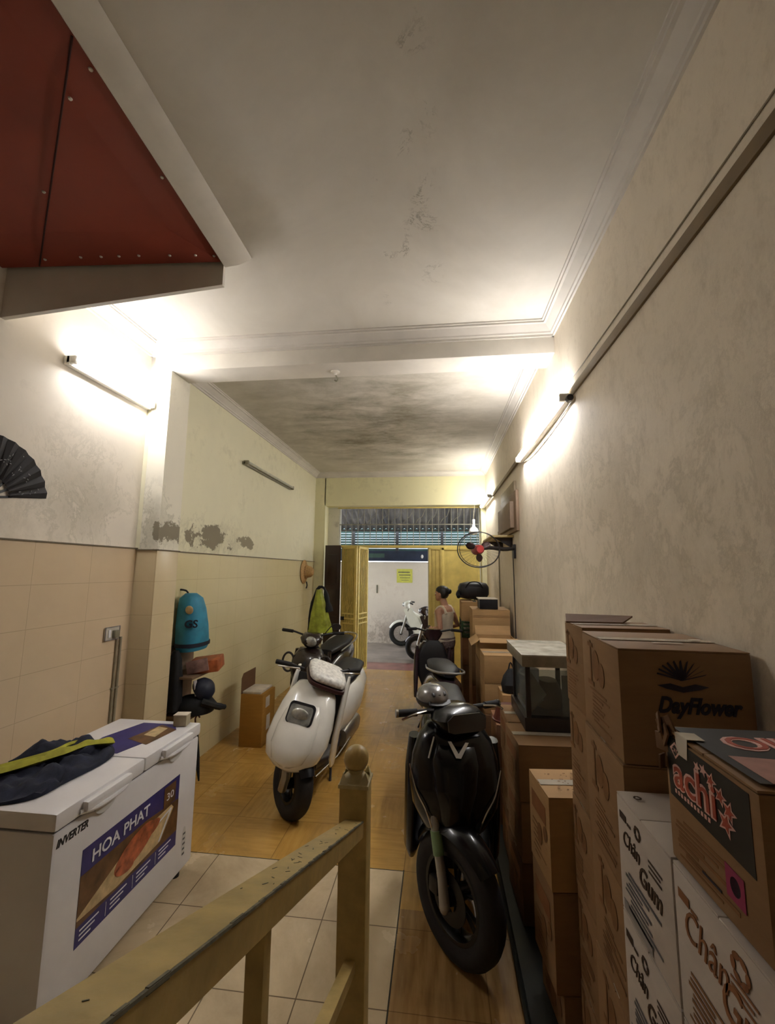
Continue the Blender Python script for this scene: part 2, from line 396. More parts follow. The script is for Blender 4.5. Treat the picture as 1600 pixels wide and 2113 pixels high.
def obj(name, bm, mat, parent=None, smooth=35, label=None, kind=None, sub=0):
    bmesh.ops.remove_doubles(bm, verts=bm.verts, dist=1e-5)
    bmesh.ops.recalc_face_normals(bm, faces=bm.faces)
    me = bpy.data.meshes.new(name); bm.to_mesh(me); bm.free()
    me.materials.append(M_[mat] if isinstance(mat, str) else mat)
    if smooth:
        for p in me.polygons: p.use_smooth = True
        try: me.set_sharp_from_angle(angle=math.radians(smooth))
        except Exception: pass
    o = bpy.data.objects.new(name, me); C.objects.link(o)
    if parent is not None: o.parent = parent
    if label: o['label'] = label
    if kind: o['kind'] = kind
    if sub:
        s = o.modifiers.new('subdivision', 'SUBSURF'); s.levels = sub; s.render_levels = sub
    return o
def tag(o, label, cat, group=None, kind=None):
    o['label'] = label; o['category'] = cat
    if group: o['group'] = group
    if kind: o['kind'] = kind
    return o
def thing(name, label, cat, loc=(0, 0, 0), rz=0.0, group=None, rot=None):
    o = bpy.data.objects.new(name, None); C.objects.link(o); o.empty_display_size = 0.1
    o.location = loc; o.rotation_euler = rot if rot else (0, 0, rz)
    return tag(o, label, cat, group)
def box(name, mat, c, s, parent=None, R=None, bev=0.0, kind=None, label=None):
    b = bm_(); a_box(b, c, s, R, bev); return obj(name, b, mat, parent, label=label, kind=kind)
def struct(name, bm, mat, smooth=35): return obj(name, bm, mat, None, smooth, kind='structure')
def frame(o, xa, ya):                 # matrix from origin, x axis, y axis
    xa = Vector(xa).normalized(); ya = Vector(ya).normalized(); na = xa.cross(ya)
    m = Matrix((xa, ya, na)).transposed().to_4x4(); m.translation = Vector(o); return m
def text(name, s, mat, parent, mx, size, w=None, ext=0.0008, shear=0.0, bold=0.0, align='LEFT', space=1.0):
    cu = bpy.data.curves.new(name, 'FONT'); cu.body = s; cu.size = size; cu.extrude = ext; cu.shear = shear; cu.offset = bold
    cu.align_x = align; cu.space_character = space; cu.resolution_u = 3
    t = bpy.data.objects.new('tmp', cu); C.objects.link(t)
    dg = bpy.context.evaluated_depsgraph_get(); dg.update()
    me = bpy.data.meshes.new_from_object(t.evaluated_get(dg), depsgraph=dg)
    bpy.data.objects.remove(t); bpy.data.curves.remove(cu)
    sx = 1.0
    if w and len(me.vertices):
        xs = [v.co.x for v in me.vertices]; sx = w/max(1e-6, max(xs)-min(xs))
    me.transform(mx @ Matrix.Diagonal((sx, 1, 1, 1)))
    me.materials.clear(); me.materials.append(M_[mat]); me.name = name
    o = bpy.data.objects.new(name, me); C.objects.link(o); o.parent = parent
    return o
def flat(bm, mx, pts, th=0.0006):
    n = (mx.to_3x3() @ Vector((0, 0, 1))).normalized()*th
    a_poly(bm, [mx @ Vector((p[0], p[1], 0)) for p in pts], n)
def rect(x, y, w, h): return [(x, y), (x+w, y), (x+w, y+h), (x, y+h)]
def ell(cx, cy, rx, ry, n=20, rot=0):
    return [(cx+rx*math.cos(2*PI*k/n)*math.cos(rot)-ry*math.sin(2*PI*k/n)*math.sin(rot), cy+rx*math.cos(2*PI*k/n)*math.sin(rot)+ry*math.sin(2*PI*k/n)*math.cos(rot)) for k in range(n)]
def star(cx, cy, r, q=0.45, n=5, rot=0.3):
    return [(cx+(r if k % 2 == 0 else r*q)*math.sin(rot+PI*k/n), cy+(r if k % 2 == 0 else r*q)*math.cos(rot+PI*k/n)) for k in range(2*n)]
RX = lambda a: Matrix.Rotation(a, 3, 'X')
RY = lambda a: Matrix.Rotation(a, 3, 'Y')
RZ = lambda a: Matrix.Rotation(a, 3, 'Z')

# ------------------------------------------------------------------ the room
XL, XLN, XR, YF, YB, ZC = -2.20, -2.233, 0.822, 7.48, -2.6, 3.45
b = bm_(); a_box(b, ((-2.4+1.0)/2, (YB-0.2+7.73)/2, -0.05), (3.4, 7.93-YB, 0.1)); struct('floor', b, 'floor')
b = bm_(); a_box(b, (-0.7, (YB+YF)/2, ZC+0.1), (3.4, YF-YB+0.4, 0.2)); struct('ceiling', b, 'ceil')
b = bm_(); a_box(b, (XR+0.1, (YB+7.73)/2, ZC/2), (0.2, 7.73-YB, ZC)); struct('wall_right', b, 'wall_right')
b = bm_(); a_box(b, (-0.7, YB-0.1, ZC/2), (3.4, 0.2, ZC)); struct('wall_back', b, 'wall_right')
# near left wall (paint above the tiles) and its tiled lower part
b = bm_(); a_box(b, (XLN-0.1, (YB+2.962)/2, (1.86+ZC)/2), (0.2, 2.962-YB, ZC-1.86)); struct('wall_left', b, 'wall_cream_near')
b = bm_(); a_box(b, (XLN-0.094, (YB+2.962)/2, 0.93), (0.212, 2.962-YB, 1.86), bev=0.0); struct('wall_left_tiled', b, 'wain')
b = bm_(); a_box(b, (XL-0.13, (2.962+7.6)/2, (1.855+ZC)/2), (0.26, 7.6-2.962, ZC-1.855)); struct('wall_left_front', b, 'wall_cream')
b = bm_(); a_box(b, (XL-0.12, (2.962+7.6)/2, 0.9275), (0.264, 7.6-2.962, 1.855)); struct('wall_left_front_tiled', b, 'wain_far')
# pillar under the beam
b = bm_(); a_box(b, ((-2.3-2.055)/2, 3.09, (1.85+3.246)/2), (0.245, 0.254, 1.396)); struct('wall_pillar', b, 'wall_pillar')
b = bm_(); a_box(b, ((-2.3-2.052)/2, 3.088, 0.925), (0.248, 0.262, 1.85), bev=0.004); struct('wall_pillar_tiled', b, 'wain_front')
# dark ledge lines on top of the tiling
b = bm_(); a_box(b, (XLN+0.012, (YB+2.962)/2, 1.861), (0.022, 2.962-YB, 0.008)); struct('trim_1', b, 'ledge')
b = bm_(); a_box(b, (XL+0.012, (3.22+7.48)/2, 1.857), (0.022, 4.26, 0.008)); a_box(b, (-2.14, 2.955, 1.852), (0.182, 0.014, 0.007)); a_box(b, (-2.048, 3.09, 1.852), (0.014, 0.27, 0.007)); struct('trim_2', b, 'ledge')
# cross beam
b = bm_(); a_box(b, (-0.7, 3.08, 3.36), (3.1, 0.236, 0.23), bev=0.008); struct('trim_3', b, 'beam')
# front wall with the wide opening
b = bm_()
a_box(b, ((XL-0.2-2.01)/2, 7.605, ZC/2), (0.39, 0.25, ZC))
a_box(b, (-0.6, 7.605, (2.855+ZC)/2), (2.85, 0.25, ZC-2.855))
a_box(b, (0.81, 7.605, 1.43), (0.14, 0.25, 2.86))
struct('wall_front', b, 'wall_far')
b = bm_(); a_box(b, (-1.91, 7.80, 1.45), (0.22, 0.16, 2.9), bev=0.006); a_box(b, (0.78, 7.80, 1.45), (0.10, 0.16, 2.9)); struct('trim_4', b, 'jamb')
# cornices: stepped cove profile swept along each wall
def cornice(name, p0, p1, inward, mat='cornice', s=1.0):
    b = bm_(); inw = Vector(inward); d = (Vector(p1)-Vector(p0))
    prof = [(0, -0.085), (0.012, -0.085), (0.014, -0.070), (0.026, -0.066), (0.030, -0.056), (0.050, -0.040), (0.066, -0.026), (0.070, -0.022), (0.086, -0.020), (0.088, -0.010), (0.100, -0.008), (0.102, 0.004), (0, 0.004)]
    r0 = [Vector(p0)+inw*q[0]*s+Vector((0, 0, q[1]*s)) for q in prof]; r1 = [v+d for v in r0]
    a_loft(b, [r0, r1]); struct(name, b, mat, 20)
cornice('trim_5', (XR, YB, ZC), (XR, 2.965, ZC), (-1, 0, 0))
cornice('trim_6', (-2.233, 2.962, ZC), (XR, 2.962, ZC), (0, -1, 0))
cornice('trim_7', (XLN, 0.5, ZC), (XLN, 2.962, ZC), (1, 0, 0))
cornice('trim_8', (XR, 3.19, ZC), (XR, YF, ZC), (-1, 0, 0))
cornice('trim_9', (XL, 3.19, ZC), (XL, YF, ZC), (1, 0, 0))
cornice('trim_10', (XL, YF, ZC), (XR, YF, ZC), (0, -1, 0))
# red-tiled threshold and the alley
b = bm_(); a_box(b, (-0.6, 8.02, -0.052), (4.2, 0.62, 0.1)); struct('floor_threshold', b, 'red_tile')
b = bm_(); a_box(b, (-1.5, 9.5, -0.06), (16, 2.35, 0.1)); struct('floor_alley', b, 'alley_floor')
b = bm_(); a_box(b, (-1.5, 10.7, 0.95), (16, 0.3, 1.94)); struct('wall_alley', b, 'alley_wall')
b = bm_()
a_box(b, (-5.3, 7.87, 2.2), (6.0, 0.3, 4.4)); a_box(b, (3.9, 7.87, 2.2), (6.0, 0.3, 4.4)); a_box(b, (-0.6, 7.80, 4.0), (4.0, 0.4, 2.2))
struct('wall_facade', b, 'wall_far')

# ------------------------------------------------------------------ stair soffit with the red panel
st = thing('stair_underside', 'dark red panelled underside of a staircase in the ceiling corner, framed by a white beam', 'staircase', (0, 0, 0))
A = Vector((-1.20, 2.08, 3.425)); Bp = Vector((-1.13, 0.2, 3.425)); Cw = Vector((-2.232, 1.79, 3.25)); Dw = Vector((-2.232, 0.2, 3.33))
b = bm_(); a_poly(b, [Bp, A, Cw, Dw], (0, 0, 0.012)); obj('red_panel', b, 'redpanel', st)
b = bm_()
fA = Vector((-1.195, 2.10, 3.300)); fB = Vector((-2.232, 1.815, 2.990)); tA = Vector((-1.195, 2.10, 3.448)); tB = Vector((-2.232, 1.815, 3.448))
a_poly(b, [fA, fB, tB, tA], (-0.001, 0.025, 0)); obj('front_beam', b, 'beam', st)
b = bm_()
r0 = [(-1.20, 2.10, 3.425), (-1.185, 2.10, 3.405), (-1.10, 2.10, 3.415), (-1.04, 2.10, 3.44), (-1.03, 2.10, 3.449), (-1.20, 2.10, 3.449)]
r1 = [(x+0.07 if x < -1.15 else x+0.03 if x < -1.09 else x, 0.2, z) for x, y, z in r0]; a_loft(b, [r0, r1]); obj('side_moulding', b, 'beam', st)
b = bm_()
def on(p, q, t, dz=-0.004): v = p.lerp(q, t); return v+Vector((0, 0, dz))
s0 = on(Bp, Dw, 0.05); 
def lerp2(u, v): # u along wall->edge , v along near->far
    return (Dw.lerp(Cw, v)).lerp(Bp.lerp(A, v), u)
q0 = lerp2(0.995, 0.45); q1 = lerp2(0.165, 0.995)
a_tube(b, [q0+Vector((0, 0, -0.001)), q1+Vector((0, 0, -0.001))], 0.004, 5); obj('seam', b, 'redgroove', st)
for u, v in [(0.22, 0.97), (0.38, 0.965), (0.47, 0.965), (0.55, 0.965), (0.64, 0.965), (0.78, 0.968), (0.9, 0.97), (0.985, 0.975), (0.86, 0.545), (0.50, 0.745), (0.985, 0.50), (0.985, 0.72)]:
    p = lerp2(u, v); b = bm_(); a_lathe(b, [(0.0, -0.005), (0.006, -0.004), (0.008, 0)], Matrix.Translation(p), 8); obj('screw', b, 'fixture', st)

# ------------------------------------------------------------------ lamps
def batten(name, label, y0, y1, x, z, inw, tube_mat, body='fixture', tr=0.016, bh=0.036, z1=None, group=None):
    z1 = z if z1 is None else z1
    t = thing(name, label, 'light', (x, (y0+y1)/2, z), group=group); L = y1-y0; hz = (z1-z)
    R = RX(math.atan2(hz, L))
    b = bm_(); a_box(b, (inw*0.021, 0, 0), (0.042, L, bh), R, 0.005); obj('batten_body', b, body, t)
    for s in (-1, 1):
        b = bm_(); c = R @ Vector((inw*0.046, s*(L/2-0.012), 0.004)); a_box(b, c, (0.060, 0.024, 0.050), R, 0.005); obj('end_cap', b, body, t)
    b = bm_(); a_tube(b, [R @ Vector((inw*0.062, -L/2+0.024, 0.008)), R @ Vector((inw*0.062, L/2-0.024, 0.008))], tr, 12); obj('fluorescent_tube', b, tube_mat, t)
    return t
batten('tube_light', 'short lit fluorescent lamp on the left wall beside the pillar', 2.20, 2.945, XLN, 2.955, 1, 'tubeL', tr=0.020, bh=0.058)
l2 = batten('tube_light', 'unlit grey fluorescent lamp on the far left wall', 4.53, 6.10, XL, 2.91, 1, 'tube_off', 'fixture_dk')
l3 = batten('tube_light', 'long lit fluorescent lamp on the right wall below the tan trunking', 2.62, 4.15, XR, 2.775, -1, 'tube')
b = bm_(); a_lathe(b, [(0, -0.02), (0.02, -0.02), (0.022, 0.0), (0.02, 0.02), (0, 0.02)], Matrix.Translation((-0.03, -0.80, -0.02)) @ Matrix.Rotation(PI/2, 4, 'X'), 14); obj('starter', b, 'blk', l3)
b = bm_(); a_tube(b, [(-0.012, -0.79, -0.03), (-0.010, -0.3, -0.055), (-0.010, 0.3, -0.06), (-0.012, 0.72, -0.03)], 0.004, 6, 3); obj('cord', b, 'fixture_dk', l3)
batten('tube_light', 'lit fluorescent lamp high on the right wall by the front gate', 6.30, 7.40, XR-0.03, 2.80, -1, 'tubeF')
b = bm_()
hb = thing('bulb', 'small white bulb lamp hanging in front of the grille above the fan', 'light', (0.60, 7.35, 2.40))
a_lathe(b, [(0, -0.08), (0.05, -0.07), (0.085, -0.03), (0.07, 0.02), (0.03, 0.06), (0.02, 0.11)], seg=18); obj('globe', b, 'white_pl', hb)
b = bm_(); a_lathe(b, [(0.022, 0.10), (0.026, 0.12), (0.026, 0.18), (0.0, 0.19)], seg=14); obj('socket', b, 'white_pl', hb)
b = bm_(); a_tube(b, [(0, 0, 0.18), (0.01, 0.03, 0.3), (0.03, 0.1, 0.44)], 0.004, 6, 3); obj('cord', b, 'fixture_dk', hb)
# hook / bulb holder under the beam
hk = thing('ceiling_hook', 'small metal lamp hook under the middle of the white beam', 'hook', (-0.785, 3.10, 3.245))
b = bm_(); a_lathe(b, [(0.035, 0.0), (0.035, -0.008), (0.012, -0.014), (0.010, -0.03), (0, -0.032)], seg=16); obj('rose', b, 'beam', hk)
b = bm_(); a_tube(b, [(0, 0, -0.02), (0.012, 0, -0.045), (0.022, 0, -0.06), (0.012, 0, -0.078), (-0.004, 0, -0.07)], 0.006, 8, 4); obj('hook', b, 'fixture_dk', hk)

# ------------------------------------------------------------------ right wall fittings
tk = thing('cable_trunking', 'long tan cable trunking running the length of the right wall', 'trunking', (XR, 3, 2.80))
b = bm_(); a_box(b, (-0.006, -1.85, 0.005), (0.012, 4.1, 0.050), bev=0.002); obj('trunking_cover', b, 'trunk', tk)
b = bm_(); a_box(b, (-0.012, 2.25, 0.03), (0.024, 2.3, 0.040), bev=0.002); obj('trunking_cover', b, 'trunk', tk)
b = bm_(); a_tube(b, [(-0.004, -3.5, 0.085), (-0.004, -1.6, 0.082), (-0.004, -0.4, 0.085)], 0.003, 5); obj('old_wire', b, 'wire', tk)
bd = thing('meter_board', 'brown wooden board hung on the far right wall above the fan', 'board', (XR-0.001, 5.0, 2.40))
b = bm_(); a_box(b, (-0.015, 0, -0.06), (0.03, 1.1, 0.42), bev=0.004); obj('backboard', b, 'board', bd)
b = bm_(); a_box(b, (-0.045, 0.04, -0.09), (0.05, 0.9, 0.28), bev=0.004); obj('cover', b, 'board', bd)
b = bm_(); a_box(b, (-0.012, 0.05, 0.21), (0.024, 0.95, 0.12), bev=0.004); obj('upper_strip', b, 'board2', bd)
sh = thing('wall_shelf', 'short yellowed wall shelf above the wall fan', 'shelf', (XR, 5.25, 2.10))
b = bm_(); a_box(b, (-0.12, 0, 0), (0.24, 0.9, 0.022), bev=0.003); obj('shelf_board', b, 'shelf', sh)
for s in (-0.35, 0.35):
    b = bm_(); a_poly(b, [(-0.20, s, -0.011), (0, s, -0.011), (0, s, -0.13)], (0, 0.015, 0)); obj('bracket', b, 'metal_dk', sh)
# wall fan
wf = thing('wall_fan', 'wall-mounted fan with black wire guard and red motor', 'fan', (0.40, 4.35, 1.93), 0.0)
T = Matrix.Rotation(math.radians(8), 4, 'Z')
b = bm_(); a_tube(b, [T @ Vector((0.21*math.cos(a), 0, 0.175*math.sin(a))) for a in [2*PI*k/40 for k in range(40)]], 0.006, 6, closed=True)
a_tube(b, [T @ Vector((0.20*math.cos(a), -0.05, 0.166*math.sin(a))) for a in [2*PI*k/40 for k in range(40)]], 0.0035, 5, closed=True)
obj('guard_rim', b, 'fan_blk', wf)
b = bm_()
for k in range(30):
    a = 2*PI*k/30
    a_tube(b, [T @ Vector((0.03*math.cos(a), -0.085, 0.03*math.sin(a))), T @ Vector((0.12*math.cos(a), -0.075, 0.10*math.sin(a))), T @ Vector((0.205*math.cos(a), -0.02, 0.172*math.sin(a)))], 0.0007, 3)
    a_tube(b, [T @ Vector((0.04*math.cos(a), 0.06, 0.04*math.sin(a))), T @ Vector((0.208*math.cos(a), 0.01, 0.174*math.sin(a)))], 0.0007, 3)
obj('guard_wires', b, 'fan_blk', wf)
for k in range(3):
    b = bm_(); a0 = 0.6+2*PI*k/3; n = 8; rr = []
    for i in range(n+1):
        r = 0.035+0.10*i/n; w = 0.10+0.34*math.sin(PI*min(1, (i+1)/(n+1)))
        rr.append([T @ Vector((r*math.cos(a0+s*w), 0.018*s, r*math.sin(a0+s*w)*0.9)) for s in (-1, -0.3, 0.4, 1)])
    V = [[b.verts.new(p) for p in r] for r in rr]
    for i in range(n):
        for j in range(3): b.faces.new((V[i][j], V[i][j+1], V[i+1][j+1], V[i+1][j]))
    o = obj('fan_blade', b, 'maroon', wf); m = o.modifiers.new('solid', 'SOLIDIFY'); m.thickness = 0.002
b = bm_(); a_lathe(b, [(0, -0.07), (0.035, -0.07), (0.045, -0.05), (0.045, 0.03), (0.05, 0.05), (0.05, 0.12), (0.03, 0.15), (0, 0.155)], T @ Matrix.Rotation(-PI/2, 4, 'X'), 20); obj('motor', b, 'fan_red', wf)
b = bm_(); a_tube(b, [(0.0, 0.10, 0.0), (0.12, 0.2, 0.03), (0.28, 0.3, 0.02), (0.40, 0.36, 0.03)], [0.018, 0.02, 0.022, 0.02], 10, 3); obj('arm', b, 'fan_blk', wf)
b = bm_(); a_box(b, (0.408, 0.40, 0.0), (0.026, 0.10, 0.15), bev=0.006); obj('wall_plate', b, 'fan_blk', wf)
b = bm_(); a_tube(b, [(0.404, 0.44, -0.07), (0.410, 0.46, -0.3), (0.414, 0.46, -0.95)], 0.005, 6, 3); obj('power_cord', b, 'fan_blk', wf)
cp = thing('wall_conduit', 'thin grey pipe running down the right wall behind the fan', 'pipe', (XR-0.008, 5.95, 0))
b = bm_(); a_tube(b, [(0, 0, 1.2), (0, 0, 2.25)], 0.008, 8); obj('pipe', b, 'wire', cp)
for z in (1.5, 2.0):
    b = bm_(); a_box(b, (0.002, 0, z), (0.016, 0.03, 0.012), bev=0.002); obj('clip', b, 'fixture_dk', cp)

# ------------------------------------------------------------------ left wall fittings
hf = thing('hand_fan', 'black folding fan with white print pinned open on the near left wall', 'fan', (XLN+0.006, 1.86, 2.06))
mx = frame((0.004, 0, 0), (0, 1, 0), (0, 0, 1))
b = bm_(); n = 14; R1, R0 = 0.325, 0.11
for k in range(n):
    a0 = math.radians(8+164*k/n); a1 = math.radians(8+164*(k+1)/n); am = (a0+a1)/2
    P_ = [(0.004, R0*math.cos(a0), R0*math.sin(a0)), (0.004, R1*math.cos(a0), R1*math.sin(a0)), (0.014, R1*math.cos(am), R1*math.sin(am)), (0.014, R0*math.cos(am), R0*math.sin(am))]
    Q_ = [(0.014, R0*math.cos(am), R0*math.sin(am)), (0.014, R1*math.cos(am), R1*math.sin(am)), (0.004, R1*math.cos(a1), R1*math.sin(a1)), (0.004, R0*math.cos(a1), R0*math.sin(a1))]
    for P2 in (P_, Q_): a_poly(b, P2, (0.0008, 0, 0))
obj('pleated_leaf', b, 'fan_paper', hf)
for k in range(9):
    a = math.radians(10+160*k/8); b = bm_(); a_box(b, (0.003, 0.06*math.cos(a), 0.06*math.sin(a)), (0.003, 0.012, 0.13), RX(a-PI/2), 0.001); obj('rib', b, 'blk', hf)
random.seed(3); b = bm_()
for k in range(70):
    a = math.radians(random.uniform(12, 165)); r = random.choice([random.uniform(0.16, 0.23), random.uniform(0.18, 0.29)]); w = random.uniform(0.004, 0.014)
    a_box(b, (0.0155, r*math.cos(a), r*math.sin(a)), (0.0012, w, 0.004), RX(random.uniform(0, 3)))
obj('printed_pattern', b, 'fan_print', hf)

sk = thing('wall_socket', 'white switch socket on the tiled left wall above the freezer', 'socket', (XLN+0.013, 2.78, 1.275))
b = bm_(); a_box(b, (0.006, 0, 0), (0.012, 0.13, 0.085), bev=0.004); obj('faceplate', b, 'plate_wh', sk)
b = bm_(); a_box(b, (0.013, 0, 0.0425), (0.004, 0.134, 0.004)); a_box(b, (0.013, 0, -0.0425), (0.004, 0.134, 0.004)); a_box(b, (0.013, 0.065, 0), (0.004, 0.004, 0.09)); a_box(b, (0.013, -0.065, 0), (0.004, 0.004, 0.09)); obj('frame', b, 'grey_line', sk)
b = bm_(); a_box(b, (0.022, 0.02, -0.005), (0.026, 0.045, 0.05), bev=0.006); obj('plug', b, 'fixture_dk', sk)
b = bm_(); a_box(b, (0.014, -0.03, 0), (0.008, 0.02, 0.05), bev=0.002); obj('rocker', b, 'white_pl', sk)
for i, y in enumerate((2.835, 2.870)):
    c_ = thing('wall_conduit', ['grey conduit dropping from the wall socket towards the freezer', 'grey conduit beside the pillar, right of the socket pipe'][i], 'pipe', (XLN+0.020, y, 0))
    b = bm_(); a_tube(b, [(0, 0, 0.05), (0, 0, 1.24-0.0*i)], 0.009, 8); obj('pipe', b, 'wire', c_)
    b = bm_(); a_box(b, (-0.002, 0, 0.9), (0.014, 0.032, 0.012), bev=0.002); obj('clip', b, 'fixture_dk', c_)

# straw hat
ht = thing('straw_hat', 'woven straw hat hanging on the far left wall by the doorway', 'hat', (XL+0.02, 6.90, 1.68))
Rm = Matrix.Rotation(PI/2, 4, 'Y')
b = bm_(); a_lathe(b, [(0.0, 0.16), (0.05, 0.155), (0.085, 0.12), (0.10, 0.05), (0.115, 0.02), (0.19, 0.0), (0.192, 0.006), (0.12, 0.03), (0.105, 0.06)], Rm, 28); obj('woven_body', b, 'straw', ht)
b = bm_(); a_tube(b, [(0.045, 0.105*math.cos(2*PI*k/24), 0.105*math.sin(2*PI*k/24)) for k in range(24)], 0.008, 6, closed=True); obj('band', b, 'red_dull', ht)
b = bm_(); a_tube(b, [(0.03, 0.05, -0.16), (0.04, 0.06, -0.22), (0.03, 0.05, -0.27)], 0.012, 6, 3); obj('strap', b, 'blk', ht)

# ------------------------------------------------------------------ chest freezer
FX0, FX1, FY0, FY1, FZ = -1.96, -1.427, 1.595, 2.60, 0.80
fz = thing('chest_freezer', 'white chest freezer with a blue food poster, standing by the left wall', 'freezer', ((FX0+FX1)/2, (FY0+FY1)/2, 0))
cx, cy = (FX0+FX1)/2, (FY0+FY1)/2; hw, hl = (FX1-FX0)/2, (FY1-FY0)/2
b = bm_(); a_box(b, (0, 0, (0.05+0.725)/2), (2*hw-0.012, 2*hl-0.012, 0.675), bev=0.018); obj('cabinet', b, 'white_pl', fz)
b = bm_(); a_box(b, (0, 0, 0.728), (2*hw-0.03, 2*hl-0.03, 0.010)); obj('gasket', b, 'grey_line', fz)
for s in (-1, 1):
    b = bm_(); a_box(b, (0, s*hl/2, 0.765), (2*hw, hl-0.004, 0.066), bev=0.014); lid = obj('lid', b, 'white_pl', fz)
    b = bm_(); a_box(b, (hw+0.012, s*hl/2, 0.766), (0.032, 0.26, 0.040), bev=0.012)
    a_tube(b, [(hw+0.002, s*hl/2-0.14, 0.75), (hw+0.022, s*hl/2-0.08, 0.742), (hw+0.026, s*hl/2, 0.740), (hw+0.022, s*hl/2+0.08, 0.742), (hw+0.002, s*hl/2+0.14, 0.75)], 0.010, 8, 4)
    h = obj('handle', b, 'white_pl', lid)
    b = bm_(); a_lathe(b, [(0.0, 0.0), (0.055, 0.0), (0.060, -0.008), (0.0, -0.009)], Matrix.Translation((hw-0.004, s*hl/2, 0.722)) @ Matrix.Rotation(-PI/2, 4, 'Y') @ Matrix.Diagonal((0.62, 1, 1, 1)), 20); obj('lock_recess', b, 'white_sh', fz)
for sx in (-1, 1):
    for sy in (-1, 1):
        b = bm_(); a_lathe(b, [(0.025, 0), (0.025, 0.02), (0.018, 0.03), (0.018, 0.06), (0, 0.06)], Matrix.Translation((sx*(hw-0.06), sy*(hl-0.08), 0)), 12); obj('caster', b, 'blk', fz)
# poster: plane on the front face, origin lower-left (near end)
px = hw-0.0055
mx = frame((px, 1.75-cy, 0.226), (0, 1, 0), (0, 0, 1))
W_, H_ = 0.665, 0.36
b = bm_(); flat(b, mx, rect(0, 0, W_, H_)); ps = obj('poster', b, 'blue_ink', fz, label='blue printed food poster on the freezer front')
m2 = frame((px+0.0007, 1.75-cy, 0.226), (0, 1, 0), (0, 0, 1))
b = bm_(); flat(b, m2, [(0, 0.075), (W_, 0.075), (W_, 0.235), (0.40, 0.262), (0.0, 0.262)]); obj('food_photo', b, 'brown_print', ps)
m3 = frame((px+0.0014, 1.75-cy, 0.226), (0, 1, 0), (0, 0, 1))
b = bm_(); flat(b, m3, [(0.0, 0.10), (0.22, 0.085), (0.52, 0.10), (0.62, 0.215), (0.60, 0.235), (0.30, 0.225), (0.0, 0.11)]); obj('printed_plate', b, 'cream_print', ps)
m4 = frame((px+0.0021, 1.75-cy, 0.226), (0, 1, 0), (0, 0, 1))
b = bm_(); flat(b, m4, ell(0.33, 0.185, 0.14, 0.058, 24, 0.25)); flat(b, m4 @ Matrix.Translation((0, 0, 0.0009)), ell(0.43, 0.205, 0.075, 0.030, 20, 0.1)); flat(b, m4 @ Matrix.Translation((0, 0, 0.0018)), ell(0.26, 0.135, 0.06, 0.022, 20, -0.2)); obj('printed_meat', b, 'meat', ps)
b = bm_(); flat(b, m4, [(0.50, 0.105), (0.515, 0.105), (0.605, 0.215), (0.60, 0.225), (0.50, 0.205), (0.50, 0.198), (0.585, 0.212)]); obj('printed_plate_rim', b, 'white_print', ps)
text('lettering', "HOA PHAT", 'white_print', ps, m4 @ Matrix.Translation((0.05, 0.285, 0)), 0.068, 0.36, bold=0.001)
b = bm_(); flat(b, m4, rect(0.53, 0.245, 0.10, 0.10)); obj('warranty_badge', b, 'brown_print', ps)
text('lettering', "30", 'white_print', ps, frame((px+0.003, 1.75-cy+0.548, 0.226+0.275), (0, 1, 0), (0, 0, 1)), 0.05, 0.06)
b = bm_()
for k in range(4):
    for j in range(3): flat(b, m3, rect(0.02+0.165*k, 0.052-0.017*j, 0.10-0.02*j, 0.006))
    if k: flat(b, m3, rect(0.165*k-0.006, 0.01, 0.0022, 0.055))
obj('caption_lines', b, 'white_print', ps)
text('lettering', "INVERTER", 'dk_text', fz, frame((px, 1.615-cy, 0.668), (0, 1, 0), (0, 0, 1)), 0.040, 0.150, shear=0.25, bold=0.0012)
b = bm_(); mm = frame((px, 2.475-cy, 0.10), (0, 1, 0), (0, 0, 1))
flat(b, mm, ell(0.022, 0.10, 0.018, 0.075)); obj('energy_label', b, 'white_sh', fz)
b = bm_(); mm = frame((px+0.001, 2.475-cy, 0.10), (0, 1, 0), (0, 0, 1))
for k in range(5): flat(b, mm, rect(0.010, 0.03+k*0.026, 0.022-0.003*(k % 2), 0.010))
obj('label_print', b, 'grey_text', fz)
# top poster
mt = frame((0, 0, 0.7985), (0, 1, 0), (-1, 0, 0))
def onlid(x, y): return (y-cy, -(x-cx))
b = bm_(); flat(b, mt, [onlid(-1.60, 2.12), onlid(-1.50, 2.46), onlid(-1.56, 2.54), onlid(-1.76, 2.54), onlid(-1.83, 2.30), onlid(-1.80, 2.12)]); tp = obj('lid_poster', b, 'blue_ink', fz, label='blue printed poster on the freezer lid')
mt2 = frame((0, 0, 0.7993), (0, 1, 0), (-1, 0, 0))
b = bm_(); flat(b, mt2, [onlid(-1.53, 2.24), onlid(-1.50, 2.46), onlid(-1.63, 2.52), onlid(-1.68, 2.30)]); obj('food_photo', b, 'brown_print', tp)
mt3 = frame((0, 0, 0.8001), (0, 1, 0), (-1, 0, 0))
b = bm_(); flat(b, mt3, [onlid(-1.55, 2.34), onlid(-1.56, 2.47), onlid(-1.63, 2.49), onlid(-1.63, 2.36)]); obj('printed_plate', b, 'cream_print', tp)
b = bm_(); a_tube(b, [(hw-0.02, -hl-0.002, 0.3), (hw-0.02, -hl-0.004, 0.3)], 0.001, 3); b.free()

# small wooden block on the freezer corner
cb = thing('wooden_block', 'small pale wooden box on the far corner of the freezer lid', 'box', (-1.515, 2.535, 0.80), 0.15)
b = bm_(); a_box(b, (0, 0, 0.029), (0.075, 0.06, 0.058), bev=0.003); obj('body', b, 'cube', cb)
b = bm_(); a_box(b, (0, 0, 0.061), (0.079, 0.064, 0.007), bev=0.002); obj('lid', b, 'paper', cb)

